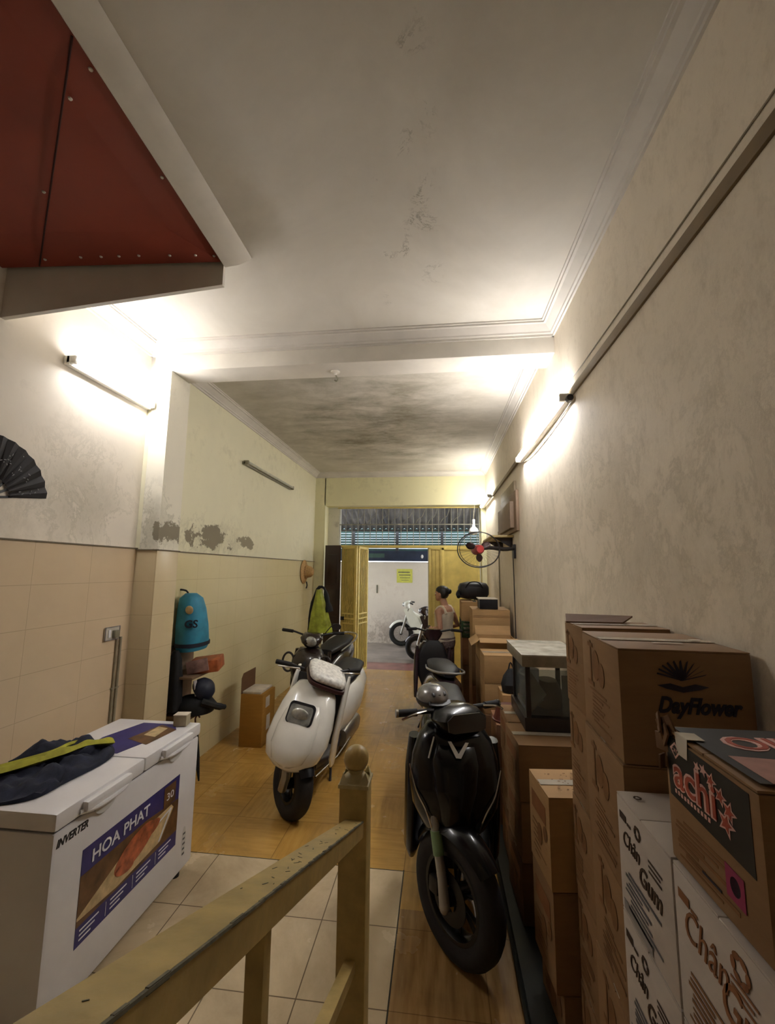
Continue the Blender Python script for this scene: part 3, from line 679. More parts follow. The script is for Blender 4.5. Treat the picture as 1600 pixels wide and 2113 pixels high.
# jacket heap on the freezer
def cloth_heap(name, pts, z0, hgt, mat, parent, seed=1, amp=0.02, res=26):
    # outline (x,y) -> crumpled slab: rings shrink to centre
    cxx = sum(p[0] for p in pts)/len(pts); cyy = sum(p[1] for p in pts)/len(pts)
    P = smooth_path([(p[0], p[1], 0) for p in pts]+[(pts[0][0], pts[0][1], 0)], 5)[:-1]
    b = bm_(); rings = []
    bot = [(p.x, p.y, z0) for p in P]; rings.append(bot)
    for i in range(22):
        t = i/22; r = []
        for p in P:
            x = cxx+(p.x-cxx)*(1-t); y = cyy+(p.y-cyy)*(1-t)
            w = 1.6*abs(noise.noise(Vector((x*9+seed*7+y*6, y*9-x*5, seed))))*2-0.6+0.8*noise.noise(Vector((x*22, y*22+seed, 2)))+0.4*noise.noise(Vector((x*50, y*50+seed, 2)))
            r.append((x, y, z0+0.008+hgt*(1-(1-min(1, t*1.7+0.18))**2)+amp*w))
        rings.append(r)
    a_loft(b, rings, cap=True)
    return obj(name, b, mat, parent, smooth=80)
jk = thing('jacket', 'crumpled navy jacket with lime stripes on the freezer lid', 'clothes', (-1.80, 1.92, 0.80), 0)
cloth_heap('fabric', [(-0.15, -0.30), (0.06, -0.31), (0.19, -0.24), (0.205, -0.10), (0.22, 0.10), (0.16, 0.23), (0.0, 0.28), (-0.15, 0.22), (-0.155, 0.0)], 0.0, 0.030, 'navy', jk, 2, 0.018)
cloth_heap('sleeve', [(-0.14, -0.05), (0.0, -0.02), (0.10, 0.06), (0.12, 0.18), (0.02, 0.20), (-0.12, 0.12)], 0.022, 0.046, 'navy', jk, 5, 0.018)
b = bm_(); P = smooth_path([(-0.13, -0.22, 0.055), (0.0, -0.10, 0.066), (0.06, 0.02, 0.073), (0.10, 0.14, 0.068), (0.165, 0.21, 0.056)], 8)
a_loft(b, [[p+Vector((-0.026+0.010*math.sin(i*0.7), 0.014, 0)), p+Vector((0.0, 0, 0.012+0.005*math.sin(i*0.9))), p+Vector((0.026+0.008*math.sin(i*0.5), -0.014, -0.004)), p+Vector((0, 0, -0.020))] for i, p in enumerate(P)]); obj('lime_stripe', b, 'lime', jk, 60)
b = bm_(); P = smooth_path([(-0.10, -0.14, 0.06), (0.01, 0.0, 0.07), (0.03, 0.10, 0.075), (0.05, 0.20, 0.058)], 8)
a_loft(b, [[p+Vector((-0.012, 0.006, 0)), p+Vector((0.0, 0, 0.008)), p+Vector((0.012, -0.006, 0)), p+Vector((0, 0, -0.018))] for i, p in enumerate(P)]); obj('lime_stripe', b, 'lime', jk, 60)

# ------------------------------------------------------------------ stair railing
rl = thing('stair_railing', 'chipped yellow stair handrail sloping down to a ball-topped newel post', 'railing', (-0.182, 1.0, 0))
b = bm_(); a_box(b, (0, 0, 0.63), (0.060, 0.060, 1.26), bev=0.003); post = obj('newel_post', b, 'rail', rl)
b = bm_(); a_box(b, (0, 0, 1.262), (0.066, 0.066, 0.008), bev=0.002); a_lathe(b, [(0.030, 1.262), (0.026, 1.272), (0.016, 1.280), (0.018, 1.287), (0.024, 1.290)], seg=24)
for s in (-1, 1):
    for q in (-1, 1): a_poly(b, [(s*0.030, q*0.030, 1.264), (s*0.030, q*0.012, 1.264), (s*0.024, q*0.02, 1.285), (s*0.012, q*0.030, 1.264)][:4], (0, 0, 0.002))
obj('cap', b, 'rail_top', rl)
b = bm_(); a_ball(b, (0, 0, 1.308), (0.0275, 0.0275, 0.027), u=24, v=16); obj('ball', b, 'rail', rl)
SL = 0.41
def rz_(y): return 1.198-SL*(y-0.97)
b = bm_()
y0, y1 = -0.35, 0.972
N = 40; rings = []
for i in range(N+1):
    y = y1+(y0-y1)*i/N
    rings.append([(-0.198+0.182, y-1.0, rz_(y)-0.032), (-0.158+0.182, y-1.0, rz_(y)-0.032), (-0.158+0.182, y-1.0, rz_(y)-0.002), (-0.1595+0.182, y-1.0, rz_(y)), (-0.1965+0.182, y-1.0, rz_(y)), (-0.198+0.182, y-1.0, rz_(y)-0.002)])
a_loft(b, rings); obj('handrail', b, 'rail', rl)
random.seed(5); b = bm_()
for i in range(46):
    y = 0.15+0.80*(i+random.random())/46; L = random.uniform(0.008, 0.024); w = random.uniform(0.0008, 0.0024)
    a_box(b, (-0.158+0.182-0.0004, y-1, rz_(y)-0.0012), (0.0022, L, w*1.8), RX(-math.atan(SL)))
a_tube(b, [(-0.158+0.182, y-1, rz_(y)-0.0012) for y in (0.0, 0.5, 0.95)], 0.0016, 5); obj('worn_edge', b, 'chip', rl)
b = bm_()
for i in range(26):
    y = random.uniform(0.2, 0.95); x = random.uniform(-0.195, -0.163)
    a_box(b, (x+0.182, y-1, rz_(y)+0.0001), (random.uniform(0.0008, 0.0015), random.uniform(0.003, 0.010), 0.0006), RX(-math.atan(SL)) @ RZ(random.uniform(-1, 1)))
obj('paint_chips', b, 'chip', rl)
lz = lambda y: 0.925-SL*(y-0.97)
b = bm_(); a_loft(b, [[(sx*0.011, y-1.0, lz(y)+sz*0.011) for sx, sz in ((-1, -1), (1, -1), (1, 1), (-1, 1))] for y in (0.972, -0.35)]); obj('lower_rail', b, 'rail', rl)
for y in (0.465, -0.02):
    b = bm_(); a_box(b, (0.002, y-1, (rz_(y)-0.02+lz(y)-0.005)/2), (0.019, 0.019, rz_(y)-lz(y)-0.015), bev=0.001); obj('baluster', b, 'rail', rl)
b = bm_(); a_box(b, (0, -1.35, 0.83), (0.05, 0.05, 1.66), bev=0.003); obj('upper_post', b, 'rail', rl)

# ------------------------------------------------------------------ two-wheelers (local: forward = -Y, ground z = 0)
def loft_z(b, rows, e=2.6, n=28, T=None):
    rr = []
    for r in rows:
        z, cy, hx, hy = r[:4]; ee = r[4] if len(r) > 4 else e; cx = r[5] if len(r) > 5 else 0.0
        ring = [Vector(p) for p in sup(cx, cy, z, hx, hy, ee, n)]
        rr.append([T @ p for p in ring] if T else ring)
    a_loft(b, rr)
def loft_y(b, rows, e=2.6, n=28, T=None):
    rr = []
    for y, cz, hx, hz in rows:
        ring = [Vector(p) for p in supy(0, y, cz, hx, hz, e, n)]
        rr.append([T @ p for p in ring] if T else ring)
    a_loft(b, rr)
def wheel(parent, c, r, w, T=None, spokes='alloy', name='front_wheel', rim='rim', ns=5):
    T = T or Matrix.Identity(4); Mx = T @ Matrix.Translation(Vector(c)) @ Matrix.Rotation(PI/2, 4, 'Y')
    b = bm_(); q = r-w*0.95
    a_lathe(b, [(q, -w*0.34), (r-w*0.62, -w*0.50), (r-w*0.30, -w*0.50), (r-w*0.10, -w*0.36), (r, -w*0.15), (r, w*0.15), (r-w*0.10, w*0.36), (r-w*0.30, w*0.50), (r-w*0.62, w*0.50), (q, w*0.34)], Mx, 48, closed=True)
    wh = obj(name, b, 'rubber', parent, 50)
    b = bm_(); a_lathe(b, [(q+0.002, -w*0.36), (q+0.010, -w*0.40), (q-0.006, -w*0.40), (q-0.016, -w*0.2), (q-0.016, w*0.2), (q-0.006, w*0.40), (q+0.010, w*0.40), (q+0.002, w*0.36)], Mx, 40, closed=True); obj('rim', b, rim, wh)
    b = bm_(); a_lathe(b, [(0, -w*0.55), (0.030, -w*0.55), (0.036, -w*0.3), (0.036, w*0.3), (0.030, w*0.55), (0, w*0.55)], Mx, 20); obj('hub', b, rim, wh)
    b = bm_()
    if spokes == 'alloy':
        for k in range(ns):
            for dd in (-0.16, 0.16):
                a = 2*PI*k/ns+dd
                p0 = Mx @ Vector((0.03*math.cos(a-dd), 0.03*math.sin(a-dd), 0)); p1 = Mx @ Vector(((q-0.008)*math.cos(a), (q-0.008)*math.sin(a), 0))
                a_tube(b, [p0, p1], 0.009, 6)
    else:
        for k in range(24):
            a = 2*PI*k/24; s = 1 if k % 2 else -1
            a_tube(b, [Mx @ Vector((0.034*math.cos(a+0.5*s), 0.034*math.sin(a+0.5*s), s*w*0.35)), Mx @ Vector(((q-0.01)*math.cos(a), (q-0.01)*math.sin(a), 0))], 0.0016, 4)
    obj('spokes', b, rim if spokes == 'alloy' else 'chrome', wh)
    return wh, Mx
def steer(y, ang, lean=0.0): return Matrix.Translation((0, y, 0)) @ Matrix.Rotation(ang, 4, 'Z') @ Matrix.Translation((0, -y, 0))
def fender(b, c, r, hw, a0, a1, T=None, n=14, th=0.004):    # arc of a channel over a wheel, angles from -Y towards +Z
    T = T or Matrix.Identity(4); rr = []
    for i in range(n+1):
        a = a0+(a1-a0)*i/n; t = i/n; ww = hw*(0.55+0.45*math.sin(PI*min(1, max(0, 0.12+0.8*t))))
        ring = []
        for j in range(9):
            u = -1+2*j/8; rad = r-0.045*abs(u)**2.4
            ring.append(T @ (Vector(c)+Vector((ww*u, -math.cos(a)*rad, math.sin(a)*rad))))
        for j in range(9):
            u = 1-2*j/8; rad = r-th-0.045*abs(u)**2.4
            ring.append(T @ (Vector(c)+Vector(((ww-th)*u, -math.cos(a)*rad, math.sin(a)*rad))))
        rr.append(ring)
    a_loft(b, rr)

# ---- the big black scooter in front
bs = thing('scooter', 'glossy black electric scooter parked in the middle with its front wheel turned, silver V badge', 'scooter', (0.042, 2.815, 0), 0, rot=(0, math.radians(1.5), math.radians(1.5)))
TS = steer(-0.60, math.radians(40))
fwz, Mx = wheel(bs, (0, -0.62, 0.262), 0.262, 0.105, TS, ns=6)
b = bm_(); a_lathe(b, [(0.050, -0.052), (0.105, -0.052), (0.105, -0.048), (0.050, -0.048)], Mx, 32, closed=True); obj('brake_disc', b, 'rim', fwz)
for s in (-1, 1):
    b = bm_(); a_tube(b, [TS @ Vector((s*0.078, -0.622, 0.235)), TS @ Vector((s*0.076, -0.60, 0.34)), TS @ Vector((s*0.074, -0.545, 0.52)), TS @ Vector((s*0.07, -0.53, 0.60))], [0.025, 0.022, 0.021, 0.021], 12)
    a_ball(b, TS @ Vector((s*0.078, -0.622, 0.240)), (0.024, 0.024, 0.034)); fk = obj('fork_leg', b, 'silver', bs)
    if s < 0:
        b = bm_(); a_tube(b, [TS @ Vector((-0.0755, -0.575, 0.425)), TS @ Vector((-0.0745, -0.549, 0.515))], 0.0265, 12); obj('tag', b, 'green_tag', fk, label='pale green sticker on the fork leg')
b = bm_(); a_box(b, TS @ Vector((-0.055, -0.53, 0.27)), (0.03, 0.06, 0.07), RZ(math.radians(40)), 0.01); obj('brake_caliper', b, 'rim', bs)
b = bm_(); fender(b, (0, -0.62, 0.262), 0.305, 0.078, math.radians(42), math.radians(150), TS); obj('front_fender', b, 'blk_gloss', bs)
b = bm_(); loft_z(b, [(0.36, -0.44, 0.05, 0.05), (0.42, -0.47, 0.085, 0.075), (0.50, -0.50, 0.155, 0.10), (0.60, -0.515, 0.205, 0.12), (0.70, -0.51, 0.222, 0.12), (0.80, -0.48, 0.212, 0.11), (0.88, -0.455, 0.185, 0.095), (0.935, -0.43, 0.140, 0.07)], 2.3, 36)
obj('front_apron', b, 'blk_gloss', bs, 60)
b = bm_(); loft_z(b, [(0.44, -0.565, 0.03, 0.04), (0.56, -0.595, 0.075, 0.055), (0.70, -0.60, 0.105, 0.050), (0.80, -0.565, 0.115, 0.045), (0.87, -0.53, 0.10, 0.035)], 2.2, 28); obj('centre_panel', b, 'blk_gloss', bs, 60)
for s in (-1, 1):
    b = bm_(); P = smooth_path([(s*0.222, -0.52, 0.76), (s*0.185, -0.592, 0.675), (s*0.140, -0.622, 0.61), (s*0.112, -0.620, 0.54), (s*0.094, -0.590, 0.47)], 4)
    a_tube(b, P, 0.0042, 6); obj('chrome_trim', b, 'chrome', bs)
    b = bm_(); loft_z(b, [(0.24, -0.25, 0.03, 0.14), (0.30, -0.30, 0.045, 0.14), (0.50, -0.38, 0.045, 0.09), (0.70, -0.39, 0.045, 0.07), (0.84, -0.38, 0.03, 0.05)], 2.2, 20, Matrix.Translation((s*0.205, 0.03, 0))); obj('leg_shield', b, 'blk_gloss', bs, 60)
b = bm_(); mxb = frame((0.012, -0.606, 0.835), (1, 0, 0), (0, 0.65, 1))
for s in (-1, 1):
    flat(b, mxb, [(0, 0), (s*0.012, 0.0), (s*0.050, 0.070), (s*0.034, 0.070), (0, 0.018)][::s], 0.006)
obj('badge', b, 'vwhite', bs, 0)
b = bm_(); a_tube(b, [(-0.105, -0.548, 0.905), (-0.130, -0.588, 0.82)], 0.004, 6); obj('daytime_lamp', b, 'vwhite', bs)
# steering head
TH = steer(-0.44, math.radians(28))
b = bm_(); loft_z(b, [(0.90, -0.46, 0.07, 0.05), (0.94, -0.48, 0.125, 0.075), (0.985, -0.47, 0.150, 0.085), (1.02, -0.44, 0.120, 0.07), (1.035, -0.42, 0.06, 0.04)], 2.8, 32, TH); obj('handlebar_cowl', b, 'blk_gloss', bs, 60)
b = bm_(); mh = TH @ frame((-0.105, -0.560, 0.935), (1, 0, 0), (0, 0.10, 1)); flat(b, mh, [(0.0, 0.01), (0.03, 0), (0.18, 0), (0.21, 0.01), (0.215, 0.06), (0.18, 0.085), (0.03, 0.085), (-0.005, 0.06)], 0.008); obj('headlamp', b, pmat('smoked_lens', '#222326', 0.3, coat=0.3), bs)
for s in (-1, 1):
    b = bm_(); a_tube(b, [TH @ Vector((s*0.10, -0.44, 1.01)), TH @ Vector((s*0.19, -0.42, 1.005)), TH @ Vector((s*0.300, -0.395, 1.000))], 0.012, 10); hbq = obj('handlebar', b, 'blk', bs)
    b = bm_(); a_tube(b, [TH @ Vector((s*0.205, -0.415, 1.003)), TH @ Vector((s*0.300, -0.395, 1.000))], 0.018, 12); obj('grip', b, 'rubber', hbq)
    b = bm_(); a_tube(b, [TH @ Vector((s*0.300, -0.395, 1.000)), TH @ Vector((s*0.312, -0.392, 1.000))], 0.020, 12); obj('bar_end', b, 'chrome', hbq)
    b = bm_(); a_tube(b, [TH @ Vector((s*0.17, -0.45, 1.015)), TH @ Vector((s*0.25, -0.465, 1.01)), TH @ Vector((s*0.30, -0.445, 0.985))], 0.006, 6, 3); obj('brake_lever', b, 'chrome', hbq)
b = bm_(); a_tube(b, [(0.02, -0.44, 0.6), (0.0, -0.43, 0.95)], 0.03, 10); obj('steering_stem', b, 'blk', bs)
b = bm_(); loft_y(b, [(-0.40, 0.27, 0.15, 0.04), (-0.2, 0.24, 0.17, 0.05), (0.05, 0.24, 0.17, 0.05), (0.2, 0.28, 0.15, 0.06)], 4, 24); obj('floorboard', b, 'blk', bs)
b = bm_(); loft_y(b, [(0.10, 0.40, 0.12, 0.16), (0.25, 0.48, 0.17, 0.22), (0.50, 0.52, 0.19, 0.22), (0.78, 0.60, 0.17, 0.13), (0.92, 0.66, 0.09, 0.06)], 2.6, 28); obj('rear_body', b, 'blk_gloss', bs, 60)
b = bm_(); loft_y(b, [(0.10, 0.74, 0.08, 0.03), (0.22, 0.765, 0.13, 0.045), (0.50, 0.775, 0.145, 0.045), (0.80, 0.795, 0.12, 0.04), (0.92, 0.79, 0.06, 0.02)], 2.6, 24); obj('seat', b, 'seat', bs, 60)
wheel(bs, (0, 0.68, 0.262), 0.262, 0.11, None, name='rear_wheel', ns=6)
b = bm_(); a_tube(b, [(0.10, 0.1, 0.22), (0.20, 0.0, 0.02)], 0.010, 8); obj('side_stand', b, 'rim', bs)

# helmet hung on the bar
hm = thing('helmet', 'silver and black helmet resting on the handlebar of the black scooter', 'helmet', (-0.035, 2.43, 1.030), 0.5)
hm.scale = (0.64, 0.64, 0.68)
b = bm_(); rr = []
for z, hx, hy in [(0.0, 0.118, 0.135), (0.02, 0.126, 0.145), (0.05, 0.125, 0.142), (0.085, 0.108, 0.122), (0.112, 0.078, 0.086), (0.128, 0.035, 0.04)]: rr.append([(p[0], p[1]-0.1*0, z) for p in sup(0, 0, z, hx, hy, 2.2, 24)])
a_loft(b, rr); obj('shell', b, 'helmet_gr', hm, 60)
b = bm_(); loft_z(b, [(-0.022, 0, 0.116, 0.132), (0.0, 0, 0.130, 0.148), (0.014, 0, 0.131, 0.149)], 2.2, 24); obj('rim_band', b, 'blk', hm)
b = bm_(); a_loft(b, [[(x*0.9, -0.135-0.05*(1-abs(x)/0.11)**0.5-d, 0.01-h) for x in (-0.11, -0.06, 0, 0.06, 0.11)]+[(x*0.9, -0.12, 0.03-h) for x in (0.11, 0.06, 0, -0.06, -0.11)] for d, h in ((0, 0), (0.002, 0.006))]); obj('peak', b, 'blk', hm)
for k in range(3):
    b = bm_(); a_box(b, (-0.05+0.05*k, -0.118, 0.075), (0.022, 0.03, 0.012), RX(0.7), 0.004); obj('vent', b, 'blk', hm)

# ---- the white scooter
ws = thing('scooter', 'white scooter with square headlamp leaning on its stand, front wheel turned', 'scooter', (-1.075, 3.84, 0), 0, rot=(0, math.radians(11), math.radians(-3)))
TS = steer(-0.62, math.radians(48))
fwz, Mx = wheel(ws, (0, -0.66, 0.225), 0.225, 0.115, TS, ns=4, rim='rim')
b = bm_(); fender(b, (0, -0.66, 0.225), 0.262, 0.075, math.radians(35), math.radians(150), TS); obj('front_fender', b, 'blk', ws)
for s in (-1, 1):
    b = bm_(); a_tube(b, [TS @ Vector((s*0.078, -0.665, 0.19)), TS @ Vector((s*0.078, -0.68, 0.28)), TS @ Vector((s*0.07, -0.63, 0.42))], [0.030, 0.032, 0.024], 10)
    obj('fork_cover', b, 'alu', ws)
b = bm_(); loft_z(b, [(0.335, -0.70, 0.055, 0.05), (0.37, -0.70, 0.135, 0.095), (0.43, -0.695, 0.195, 0.135), (0.52, -0.66, 0.225, 0.15), (0.62, -0.60, 0.222, 0.145), (0.72, -0.545, 0.205, 0.125), (0.80, -0.50, 0.180, 0.10), (0.86, -0.465, 0.14, 0.07)], 2.3, 40)
obj('front_apron', b, 'white_paint', ws, 60)
b = bm_(); loft_z(b, [(0.405, -0.80, 0.05, 0.045), (0.44, -0.80, 0.115, 0.065), (0.52, -0.765, 0.15, 0.075), (0.62, -0.70, 0.15, 0.075), (0.70, -0.65, 0.135, 0.06), (0.76, -0.605, 0.11, 0.04)], 2.3, 32); obj('nose_panel', b, 'white_paint', ws, 60)
# headlamp: rounded square set in the nose
mh = frame((-0.020, -0.700, 0.700), (1, 0, 0), (0, 0.50, 1))
def rrect(w, h, r, n=5):
    o = []
    for cx_, cy_, a0 in ((w-r, h-r, 0), (-w+r, h-r, PI/2), (-w+r, -h+r, PI), (w-r, -h+r, 1.5*PI)):
        for k in range(n+1): a = a0+PI/2*k/n; o.append((cx_+r*math.cos(a), cy_+r*math.sin(a)))
    return o
mh = frame((0.0, -0.695, 0.71), (1, 0, 0), (0, 0.50, 1))
b = bm_(); flat(b, mh, rrect(0.098, 0.074, 0.03), 0.016); obj('headlamp_bezel', b, 'blk', ws)
mh = frame((0.0, -0.702, 0.705), (1, 0, 0), (0, 0.50, 1))
b = bm_(); flat(b, mh @ Matrix.Translation((0, 0, 0.012)), rrect(0.086, 0.062, 0.024), 0.006)
a_ball(b, mh @ Vector((0, 0, 0.016)), (0.066, 0.02, 0.045)); obj('headlamp', b, 'lens', ws)
for s in (-1, 1):
    b = bm_(); loft_z(b, [(0.26, -0.33, 0.012, 0.06), (0.34, -0.37, 0.018, 0.08), (0.50, -0.40, 0.020, 0.07), (0.70, -0.38, 0.022, 0.055), (0.86, -0.35, 0.018, 0.045), (0.93, -0.33, 0.010, 0.02)], 2.2, 20, Matrix.Translation((s*0.212, 0.02, 0)))
    obj('leg_shield', b, 'white_paint', ws, 60)
b = bm_(); a_box(b, (0, -0.355, 0.66), (0.40, 0.03, 0.46), RX(-0.12), 0.02); obj('inner_panel', b, 'blk', ws)
TH = steer(-0.42, math.radians(30))
b = bm_()
TW = Matrix.Translation((0.045, -0.45, 0.935)) @ Matrix.Rotation(math.radians(13), 4, 'Y') @ Matrix.Rotation(math.radians(14), 4, 'X') @ Matrix.Translation((0, 0.45, -0.935))
loft_z(b, [(0.925, -0.465, 0.135, 0.118), (0.935, -0.465, 0.148, 0.128), (0.960, -0.455, 0.150, 0.132), (0.978, -0.45, 0.138, 0.120), (0.984, -0.445, 0.10, 0.085)], 4.5, 36, TH @ TW); obj('handlebar_cowl', b, 'white_scuff', ws, 60)
b = bm_(); loft_z(b, [(0.855, -0.44, 0.09, 0.06), (0.88, -0.47, 0.130, 0.115), (0.905, -0.48, 0.156, 0.140), (0.924, -0.475, 0.153, 0.136)], 4.5, 36, TH @ TW); obj('cowl_underside', b, 'maroon', ws, 60)
b = bm_(); a_tube(b, [(0, -0.45, 0.80), (0, -0.43, 0.93)], 0.06, 12); obj('steering_stem', b, 'blk', ws)
for s in (-1, 1):
    b = bm_(); a_tube(b, [TH @ Vector((s*0.13, -0.42, 0.955)), TH @ Vector((s*0.24, -0.39, 0.97)), TH @ Vector((s*0.33, -0.34, 0.965))], 0.012, 10); q = obj('handlebar', b, 'blk', ws)
    b = bm_(); a_tube(b, [TH @ Vector((s*0.23, -0.395, 0.97)), TH @ Vector((s*0.34, -0.335, 0.965))], 0.018, 12); obj('grip', b, 'rubber', q)
    b = bm_(); a_tube(b, [TH @ Vector((s*0.17, -0.44, 0.96)), TH @ Vector((s*0.25, -0.45, 0.965)), TH @ Vector((s*0.33, -0.40, 0.955))], 0.006, 6, 3); obj('brake_lever', b, 'chrome', q)
b = bm_(); loft_y(b, [(-0.42, 0.26, 0.12, 0.05), (-0.2, 0.23, 0.17, 0.05), (0.05, 0.23, 0.17, 0.05), (0.2, 0.28, 0.14, 0.07)], 4, 24); obj('floorboard', b, 'metal_dk', ws)
b = bm_(); loft_y(b, [(0.08, 0.42, 0.13, 0.16), (0.25, 0.48, 0.185, 0.22), (0.50, 0.52, 0.21, 0.20), (0.80, 0.60, 0.17, 0.13), (0.98, 0.66, 0.08, 0.06)], 2.6, 28); obj('rear_body', b, 'white_paint', ws, 60)
b = bm_(); loft_y(b, [(0.08, 0.72, 0.08, 0.03), (0.22, 0.745, 0.13, 0.045), (0.50, 0.755, 0.14, 0.045), (0.80, 0.775, 0.11, 0.04), (0.90, 0.77, 0.05, 0.02)], 2.6, 24); obj('seat', b, 'seat', ws, 60)
wheel(ws, (0, 0.64, 0.225), 0.225, 0.12, None, name='rear_wheel', ns=4)
b = bm_(); loft_y(b, [(0.15, 0.27, 0.05, 0.07), (0.35, 0.28, 0.07, 0.10), (0.65, 0.25, 0.06, 0.09), (0.78, 0.23, 0.03, 0.05)], 2.6, 20, Matrix.Translation((0.15, 0, 0))); obj('engine_cover', b, 'alu', ws)
b = bm_(); a_tube(b, [(0.06, -0.02, 0.20), (0.16, -0.06, 0.10), (0.20, -0.14, -0.005), (0.21, -0.18, -0.012)], 0.011, 8); a_tube(b, [(-0.06, 0.02, 0.20), (0.13, 0.06, 0.10), (0.16, -0.02, -0.005)], 0.009, 8); obj('side_stand', b, 'metal_dk', ws)
b = bm_(); a_tube(b, [(0.13, -0.42, 0.19), (0.20, -0.10, 0.23), (0.23, 0.15, 0.30)], 0.008, 8); obj('floor_trim', b, 'chrome', ws)
b = bm_(); a_tube(b, [(0.14, -0.55, 0.21), (0.145, -0.555, 0.08)], 0.005, 6); obj('fork_cable', b, 'chrome', ws)

# ---- generic scooter used for the background ones
def mid_scooter(name, label, loc, rot, paint, sang, cowl=None, bar_h=1.0, crash=False, lamp='lens'):
    t = thing(name, label, 'scooter', loc, 0, rot=rot); TT = steer(-0.58, sang); TB = steer(-0.42, sang)
    wheel(t, (0, -0.60, 0.24), 0.24, 0.09, TT, ns=5)
    b = bm_(); fender(b, (0, -0.60, 0.24), 0.275, 0.06, math.radians(40), math.radians(150), TT); obj('front_fender', b, paint, t)
    for s in (-1, 1):
        b = bm_(); a_tube(b, [TT @ Vector((s*0.062, -0.60, 0.22)), TT @ Vector((s*0.058, -0.53, 0.50))], 0.016, 10); obj('fork_leg', b, 'alu', t)
    b = bm_(); loft_z(b, [(0.42, -0.52, 0.06, 0.05), (0.50, -0.53, 0.13, 0.08), (0.64, -0.51, 0.19, 0.09), (0.76, -0.48, 0.18, 0.08), (0.86, -0.44, 0.12, 0.06)], 2.4, 28); obj('front_apron', b, paint, t, 60)
    for s in (-1, 1):
        b = bm_(); loft_z(b, [(0.26, -0.30, 0.02, 0.08), (0.45, -0.38, 0.03, 0.08), (0.68, -0.39, 0.03, 0.05), (0.82, -0.37, 0.015, 0.03)], 2.2, 18, Matrix.Translation((s*0.195, 0.02, 0))); obj('leg_shield', b, paint, t, 60)
    b = bm_(); loft_z(b, [(0.34, -0.33, 0.11, 0.025), (0.48, -0.345, 0.17, 0.03), (0.70, -0.37, 0.18, 0.03), (0.82, -0.385, 0.13, 0.025), (0.88, -0.40, 0.07, 0.02)], 2.8, 26); obj('inner_panel', b, 'blk', t, 60)
    b = bm_(); loft_z(b, [(bar_h-0.12, -0.45, 0.06, 0.05), (bar_h-0.07, -0.48, 0.105, 0.075), (bar_h-0.02, -0.47, 0.125, 0.075), (bar_h+0.03, -0.43, 0.085, 0.05)], 2.5, 26, TB); obj('handlebar_cowl', b, cowl or paint, t, 60)
    b = bm_(); a_ball(b, TB @ Vector((0, -0.535, bar_h-0.05)), (0.070, 0.030, 0.055)); obj('headlamp', b, lamp, t)
    b = bm_(); a_tube(b, [(0, -0.45, 0.8), (0, -0.43, bar_h-0.06)], 0.03, 10); obj('steering_stem', b, 'blk', t)
    for s in (-1, 1):
        b = bm_(); a_tube(b, [TB @ Vector((s*0.08, -0.44, bar_h)), TB @ Vector((s*0.20, -0.41, bar_h+0.03)), TB @ Vector((s*0.34, -0.34, bar_h+0.03))], 0.011, 8); q = obj('handlebar', b, 'blk', t)
        b = bm_(); a_tube(b, [TB @ Vector((s*0.22, -0.40, bar_h+0.03)), TB @ Vector((s*0.345, -0.337, bar_h+0.03))], 0.018, 10); obj('grip', b, 'rubber', q)
    b = bm_(); loft_y(b, [(-0.40, 0.26, 0.12, 0.05), (-0.1, 0.23, 0.15, 0.05), (0.2, 0.27, 0.13, 0.06)], 4, 20); obj('floorboard', b, 'blk', t)
    b = bm_(); loft_y(b, [(0.10, 0.42, 0.12, 0.16), (0.28, 0.48, 0.165, 0.20), (0.52, 0.53, 0.18, 0.19), (0.80, 0.62, 0.15, 0.12), (0.98, 0.68, 0.07, 0.05)], 2.6, 26); obj('rear_body', b, paint, t, 60)
    b = bm_(); loft_y(b, [(0.08, 0.72, 0.08, 0.03), (0.22, 0.75, 0.13, 0.045), (0.52, 0.765, 0.145, 0.05), (0.82, 0.79, 0.12, 0.045), (0.94, 0.78, 0.05, 0.02)], 2.6, 22); obj('seat', b, 'seat', t, 60)
    wheel(t, (0, 0.62, 0.24), 0.24, 0.10, None, name='rear_wheel', ns=5)
    b = bm_(); loft_y(b, [(0.80, 0.60, 0.10, 0.05), (0.97, 0.63, 0.09, 0.04)], 3, 16); obj('tail_lamp', b, 'red_dull', t)
    b = bm_(); a_tube(b, [(-0.14, 0.25, 0.72), (-0.17, 0.7, 0.78), (-0.10, 1.02, 0.82), (0.10, 1.02, 0.82), (0.17, 0.7, 0.78), (0.14, 0.25, 0.72)], 0.010, 8, 3); obj('grab_rail', b, 'silver', t)
    b = bm_(); a_tube(b, [(0.10, 0.1, 0.22), (0.17, 0.0, 0.005)], 0.010, 8); obj('side_stand', b, 'rim', t)
    if crash:
        b = bm_()
        for s in (-1, 1):
            a_tube(b, [Vector((s*0.215, -0.50, 0.70))+Vector((0.075*math.cos(2*PI*k/20)*0.9, -0.02, 0.10*math.sin(2*PI*k/20))) for k in range(20)], 0.012, 8, closed=True)
        obj('crash_bar', b, 'metal_dk', t)
        b = bm_(); a_tube(b, [(-0.20, -0.55, 0.70), (-0.02, -0.60, 0.68)], 0.009, 8); obj('side_badge', b, 'silver', t)
    return t
os_ = mid_scooter('scooter', 'dark brown scooter parked behind the white scooter against the left wall', (-1.42, 5.25, 0), (0, 0.06, -0.10), 'brown_dk', math.radians(16), crash=True, bar_h=0.99)
